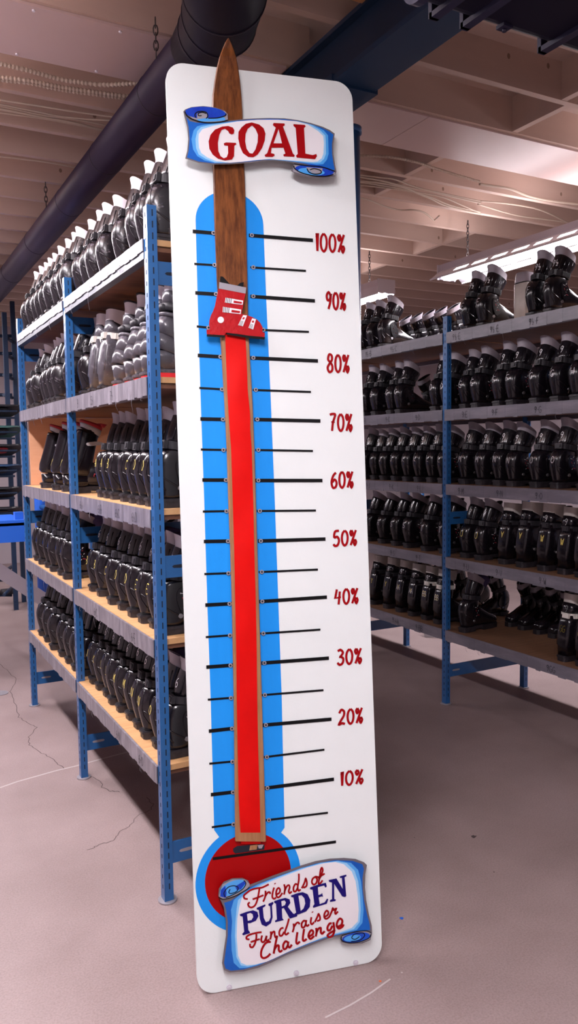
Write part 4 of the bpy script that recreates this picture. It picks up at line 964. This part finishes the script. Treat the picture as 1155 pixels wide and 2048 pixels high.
# left round duct with elbow
dz = CH+1.55; dxx = 1.207
du = empty('round_duct', (dxx,4,dz), 'dark purple round duct running above the left boot rack to its elbow', 'duct')
def dloc(o): o.data.transform(Matrix.Translation((-dxx,-4,-dz))); return o
m = MB(); m.tube([(dxx,11.9,dz),(dxx,6,dz),(dxx,2.95,dz)], .091, 0, 40); dloc(m.build('straight_run', DUCT, du))
for y in (3.40,4.22,5.05,6.1,7.2): m = MB(); m.tube([(dxx,y-.002,dz),(dxx,y+.002,dz)], .0925, 0, 40); dloc(m.build('seam', SEAMD, du))
e = [Vector((dxx,2.98,dz)), Vector((dxx+.005,2.84,dz-.005)), Vector((dxx-.01,2.70,dz-.01)), Vector((dxx-.06,2.54,dz-.01)), Vector((dxx-.16,2.36,dz-.01)), Vector((dxx-.36,2.08,dz-.01)), Vector((dxx-.7,1.6,dz-.01))]
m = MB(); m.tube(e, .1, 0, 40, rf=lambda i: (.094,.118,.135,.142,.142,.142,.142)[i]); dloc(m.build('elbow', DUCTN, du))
for i in (1,2,3):
    p = e[i]; d = (e[i+1]-e[i-1]).normalized(); m = MB(); m.tube([p-d*.003,p+d*.003], (.121,.138,.145)[i-1], 0, 40); dloc(m.build('seam', SEAMD, du))
# duct hangers: chain of links
def chain(a, b, name, label, grp, n=None, mt=CHAINM, r=.015):
    a, b = Vector(a), Vector(b); Ln = (b-a).length; n = n or max(3, int(Ln/.026)); root = MB()
    d = (b-a).normalized(); s1 = d.cross(Vector((.3,1,.1))).normalized(); s2 = d.cross(s1)
    for k in range(n):
        c = a+(b-a)*((k+.5)/n); q = s1 if k % 2 else s2
        pts = [c + d*(Ln/n*.72*math.cos(t)) + q*(r*.6*math.sin(t)) for t in [2*PI*j/10 for j in range(11)]]
        root.tube(pts, .0027, 0, 5, cap=False)
    return tag(root.build(name, mt), label, 'chain', grp)
for (u, w, tx) in ((312,110,'just left of the white board top'),(92,400,'further back at left')):
    d = ray(u, w); xx = dxx-.105; yy = xx*d.y/d.x
    chain((xx,yy,HJ-.002),(xx,yy,dz+.01),'duct_chain','chain holding the purple duct '+tx,'chains holding the round duct')
# dark duct crossing at top right
d2 = empty('square_duct', (3,1.62,2.99), 'dark navy duct crossing the top right corner under the ceiling', 'duct')
def dl2(o): o.data.transform(Matrix.Translation((-3,-1.62,-2.99))); return o
m = MB(); prof = rrect(.92, 2.75, 1.705, 3.095, .05, 6)
m.loft([[Vector((x,p[0],p[1])) for p in prof] for x in (1.30,2.6,3.9,5.2,6.5,7.9)], 0, True, True, smooth=False); dl2(m.build('duct_body', DUCTN, d2))
STR = mat('duct_strap_paint',(.022,.020,.048),.4)
m = MB(); prof = rrect(.905, 2.735, 1.720, 3.105, .06, 6); m.loft([[Vector((x,p[0],p[1])) for p in prof] for x in (1.275,1.30)], 0, True, True, smooth=False); dl2(m.build('end_flange', STR, d2))
for x in (1.37,1.475,1.76,2.3,2.9):
    m = MB(); m.box((x-.013,.925,2.738),(x+.013,1.712,2.752)); m.box((x-.013,1.702,2.738),(x+.013,1.716,3.09)); dl2(m.build('duct_strap', STR, d2))
b_ = atz(1000,63,2.742); m = MB(); m.box((b_.x-.016,b_.y-.03,2.742),(b_.x+.016,b_.y,2.752)); m.tube([(b_.x,b_.y-.015,2.734),(b_.x,b_.y-.015,2.745)], .006, 0, 10); dl2(m.build('bracket', STR, d2))

# ------------------------------------------------------------------ fluorescent fixtures
def fixture(x, y0, y1, z, label, chains=True, energy=60, slots=True, hw=.16, upl=.2):
    root = empty('fluorescent_fixture', (x,(y0+y1)/2,z), label, 'lamp', 'fluorescent fixtures')
    h = (y1-y0)/2
    m = MB()
    m.box((-.07,-h,.03),(.07,h,.085))
    for sx in (-1,1):       # sloping reflector with open slots
        n = 12; 
        for k in range(n):
            a = -h+2*h*k/n; b = a+2*h/n
            lo = lambda y: (sx*hw,y,-.035); hi = lambda y: (sx*.07,y,.035)
            def P_(f, y): return (sx*(hw+(.07-hw)*f), y, -.035+.07*f)
            if slots and 0 < k < n-1:
                g0, g1 = a+.03, b-.03
                for fa, fb, ya, yb in ((0,.38,a,b),(.72,1,a,b),(.38,.72,a,g0),(.38,.72,g1,b)):
                    m.add([P_(fa,ya),P_(fa,yb),P_(fb,yb),P_(fb,ya)], [(0,1,2,3)])
            else: m.add([P_(0,a),P_(0,b),P_(1,b),P_(1,a)], [(0,1,2,3)])
        m.box((sx*hw-.004,-h,-.041),(sx*hw+.004,h,-.030))
    for sy in (-1,1): m.box((-.09,sy*h-.004,-.03),(.09,sy*h+.004,.085))
    m.build('housing', LAMPW, root)
    for sx in ((-.055,.055) if hw > .1 else (-.035,.035)):
        t = MB(); t.tube([(sx,-h+.03,-.005),(sx,h-.03,-.005)], .019, 0, 14); t.build('tube', TUBE, root)
        for sy in (-1,1):
            e = MB(); e.box((sx-.018,sy*(h-.018)-.012,-.03),(sx+.018,sy*(h-.018)+.012,.03)); e.build('lamp_holder', LAMPW, root)
    L = bpy.data.lights.new('tube_light', 'AREA'); L.shape = 'RECTANGLE'; L.size = .16; L.size_y = 2*h-.1; L.energy = energy; L.color = (1,.93,.985)
    lo = bpy.data.objects.new('tube_light', L); COL.objects.link(lo); lo.parent = root; lo.location = (0,0,-.035)
    U = bpy.data.lights.new('tube_uplight', 'AREA'); U.shape = 'RECTANGLE'; U.size = .1; U.size_y = 2*h-.1; U.energy = energy*upl; U.color = (1,.90,.95)
    uo = bpy.data.objects.new('tube_uplight', U); COL.objects.link(uo); uo.parent = root; uo.location = (0,0,.092); uo.rotation_euler = (PI,0,0)
    if chains:
        for i, yy in enumerate((y0+.25, y1-.25)):
            c = chain((x,yy,HJ-.001),(x,yy,z+.083),'chain',None,None); del c['category']
            c.parent = root; c.location = (-x,-(y0+y1)/2,-z)
    return root
FZ = 2.96
fixture(-.08,-1.2,1.2,3.14,'long lamp over the left aisle beside the camera, just out of view',energy=72,upl=.5)
fixture(-.08,1.9,4.3,3.14,'long lamp over the left aisle alongside the near boots, out of view',energy=52,upl=.52)
fixture(-.08,4.8,7.2,3.14,'long lamp over the left aisle alongside the far boots, out of view',energy=56,upl=.52)
fixture(4.12,2.55,4.98,FZ,'lit fluorescent lamp above the right rack top shelf boots, the nearer one',energy=44)
fixture(3.97,5.58,8.0,FZ,'lit fluorescent lamp beyond right rack, seen end-on beside the board edge',energy=40,slots=False,hw=.085)
fixture(-.08,8.0,10.4,3.14,'long lamp far down the left aisle, out of view',energy=45)
fixture(2.2,-2.9,-.5,FZ,'long lamp behind the camera over the right aisle, out of view',energy=15,upl=.5)

# ------------------------------------------------------------------ background left: snowboard rack, blue bench
sr = empty('snowboard_rack', (1.5,8.6,0), 'dark blue steel rack of stacked snowboards at far left', 'rack')
def sloc(o): o.data.transform(Matrix.Translation((-1.5,-8.6,0))); return o
def upr(u, w0, w1, y, r=.022):
    a = aty(u, w0, y); m = MB(); m.box((a.x-r, y-r, .0), (a.x+r, y+r, a.z)); return sloc(m.build('upright', BEAM, sr))
for u, w0, y in ((8,625,8.4),(24,603,8.8),(-60,625,8.4),(-45,600,8.8)): upr(u, w0, 0, y)
for i, w in enumerate((672,707,750,790,1145,1160,1190)):
    a = aty(24, w, 8.8); b = aty(-45, w, 8.8); m = MB(); m.tube([Vector((a.x-.0,8.8,a.z)), Vector((b.x,8.8,b.z))], .018, 0, 8); sloc(m.build('rail', BEAM, sr))
    a = aty(8, w, 8.4); b = aty(24, w, 8.8); m = MB(); m.tube([Vector((a.x,8.4,a.z)), Vector((b.x,8.8,a.z))], .018, 0, 8); sloc(m.build('rail', BEAM, sr))
cols_ = [BOARDK, BOARDG, BOARDK, BOARDW, BOARDK, BOARDK]
nm_ = ['black snowboard with round logo, topmost in the far rack','green-grey snowboard second from top of the far rack','black snowboard under the red binding in far rack','navy-edged snowboard fourth from top of far rack','pale snowboard fifth from top of the far rack','black snowboard lowest of the far rack stack']
for i, w in enumerate((826,868,905,945,990,1030)):
    c = aty(8, w, 8.1); r = empty('snowboard', (c.x-.40,8.15,c.z), nm_[i], 'snowboard', 'snowboards in the far rack'); r.rotation_euler = (-.42,0,.0)
    pts = [(.43+.15*math.cos(t),.13*math.sin(t)) for t in [-PI/2+PI*k/12 for k in range(13)]] + [(-.55-.15*math.cos(t),.13*math.sin(t)) for t in [PI/2-PI*k/12 for k in range(13)]]
    m = MB()
    def tipz(x): return max(0,abs(x+.05)-.38)**2*.8
    m.prism(pts, lambda x,y: (x,y,tipz(x)), lambda x,y: (x,y,.014+tipz(x))); m.build('deck', cols_[i] if i != 3 else BEAML, r)
    for yy in (-.07,.07):
        q = MB(); q.tube([(c.x-.40+xx_, 8.15+yy, c.z-.42*yy-.012) for xx_ in (-.7,0,.52)], .010, 0, 8); sloc(q.build('rail', BEAM, sr))
    for bx in (.36,-.30):
        b = MB(); b.loft([ring(bx,.014,.08,.06,0,3), ring(bx,.03,.09,.06,0,3)],0); b.loft([ring(bx-.05,.03,.03,.05,0,3), ring(bx-.09,.075,.03,.055,-.3,3)],0)
        b.tube([(bx-.02,-.06,.03),(bx,-.03,.07),(bx,.03,.07),(bx-.02,.06,.03)], .014, 0, 8); b.build('binding', REDB if i == 2 else MATTB, r)
# blue bench rail
a = aty(-30,1045,5.9); b = aty(50,1045,5.9); c = aty(50,1083,5.9)
bt = empty('workbench', (a.x,6.0,0), 'bright blue bench end with grey legs left of the boot rack', 'bench')
x0, x1, z0, z1 = a.x-1.2, b.x, c.z, b.z
m = MB(); m.box((x0-a.x,-.1,z0),(x1-a.x,-.02,z1)); m.build('front_rail', BTAB, bt)
m = MB(); m.box((x0-a.x,-.1,z1-.02),(x1-a.x,.5,z1+.02)); m.build('bench_top', BTAB, bt)
m = MB(); zt = aty(48,1025,5.9).z; m.box((x1-a.x-.06,-.05,z1+.02),(x1-a.x,.02,zt)); m.build('end_stop', BTAB, bt)
m = MB(); p0, p1 = aty(-60,1090,6.1), aty(52,1200,6.1)
lx = aty(-40,1100,6.3).x-a.x; m.box((lx-.05,.3,0),(lx,.35,z1)); m.build('leg', GREYM, bt); m = MB(); m.box((x0-a.x+.4,.3,0),(x0-a.x+.45,.35,z1)); m.build('leg', GREYM, bt)
m = MB(); p0 = Vector((-.15,.1,z0-.02)); p1 = Vector((x1-a.x+.30,.1,.38)); dd = (p1-p0).normalized(); pn = Vector((-dd.z,0,dd.x))*.05
m.add([p0+pn,p1+pn,p1-pn,p0-pn]+[q+Vector((0,.03,0)) for q in (p0+pn,p1+pn,p1-pn,p0-pn)], [(0,1,2,3),(7,6,5,4),(0,4,5,1),(1,5,6,2),(2,6,7,3),(3,7,4,0)]); m.build('diagonal_brace', SPOIL, bt)
# orange-tipped binding on the low rail
c = aty(12,1166,8.8); m = MB(); m.loft([ring(0,0,.09,.05,0,3), ring(0,.05,.08,.045,0,3)],0); m.tube([(-.1,0,.03),(-.13,0,.05)], .025, 1, 10); m.tube([(.1,0,.03),(.13,0,.05)], .025, 1, 10)
o = m.build('loose_binding', [MATTB, ORG]); o.location = (c.x+.02,8.8,aty(24,1190,8.8).z+.019); tag(o, 'black binding with orange ends on the low rail at far left', 'binding')
# blue posts of the rack beyond the left boot rack
fr = empty('storage_rack', (1.9,7,0), 'blue steel frame seen through the shelves beyond the left boot rack', 'rack')
for (u, y) in ((79,7.0),(188,5.9),(115,8.5)):
    p = aty(u,1000,y); m = MB(); m.tube([(p.x-1.9,y-7,0),(p.x-1.9,y-7,2.2)], .045, 0, 16); m.build('upright', BTAB if u < 100 else BLUE, fr)
p = aty(79,1000,7.0); q = aty(188,1000,5.9)
for z in (.35,1.15): m = MB(); m.tube([(p.x-1.9,0,z),(q.x-1.9,-1.1,z)], .02, 0, 10); m.build('rail', BLUE, fr)

# beyond the right rack: leaning board and pallet rack so the gaps are not empty
o = MB(); o.box((0,0,0),(.35,.03,.16)); o = o.build('timber_offcut', mat('grey_timber',(.32,.29,.30),.6)); pp = atz(830,1278,0); o.location = (pp.x+.1,pp.y,0.002); o.rotation_euler = (0,0,-.5)
tag(o, 'grey timber offcut on the floor behind the right rack', 'timber')
cr = empty('coat_rack', (6.2,6.2,0), 'blue tubular frame against the pale wall behind the right rack', 'rack')
for x, y in ((-.9,.6),(.9,-.6)): m = MB(); m.tube([(x,y,0),(x,y,1.45)], .025, 0, 12); m.build('upright', BLUE, cr)
m = MB(); m.tube([(-.9,.6,1.45),(.9,-.6,1.45)], .025, 0, 12); m.build('rail', BLUE, cr)

# ------------------------------------------------------------------ world, view
w = bpy.data.worlds.new('world'); scene.world = w; w.use_nodes = True
w.node_tree.nodes['Background'].inputs[0].default_value = (1,.88,.95,1); w.node_tree.nodes['Background'].inputs[1].default_value = .0
scene.view_settings.view_transform = 'Standard'; scene.view_settings.look = 'None'
scene.view_settings.exposure = 0.52; scene.view_settings.gamma = 1
scene.view_settings.use_curve_mapping = False
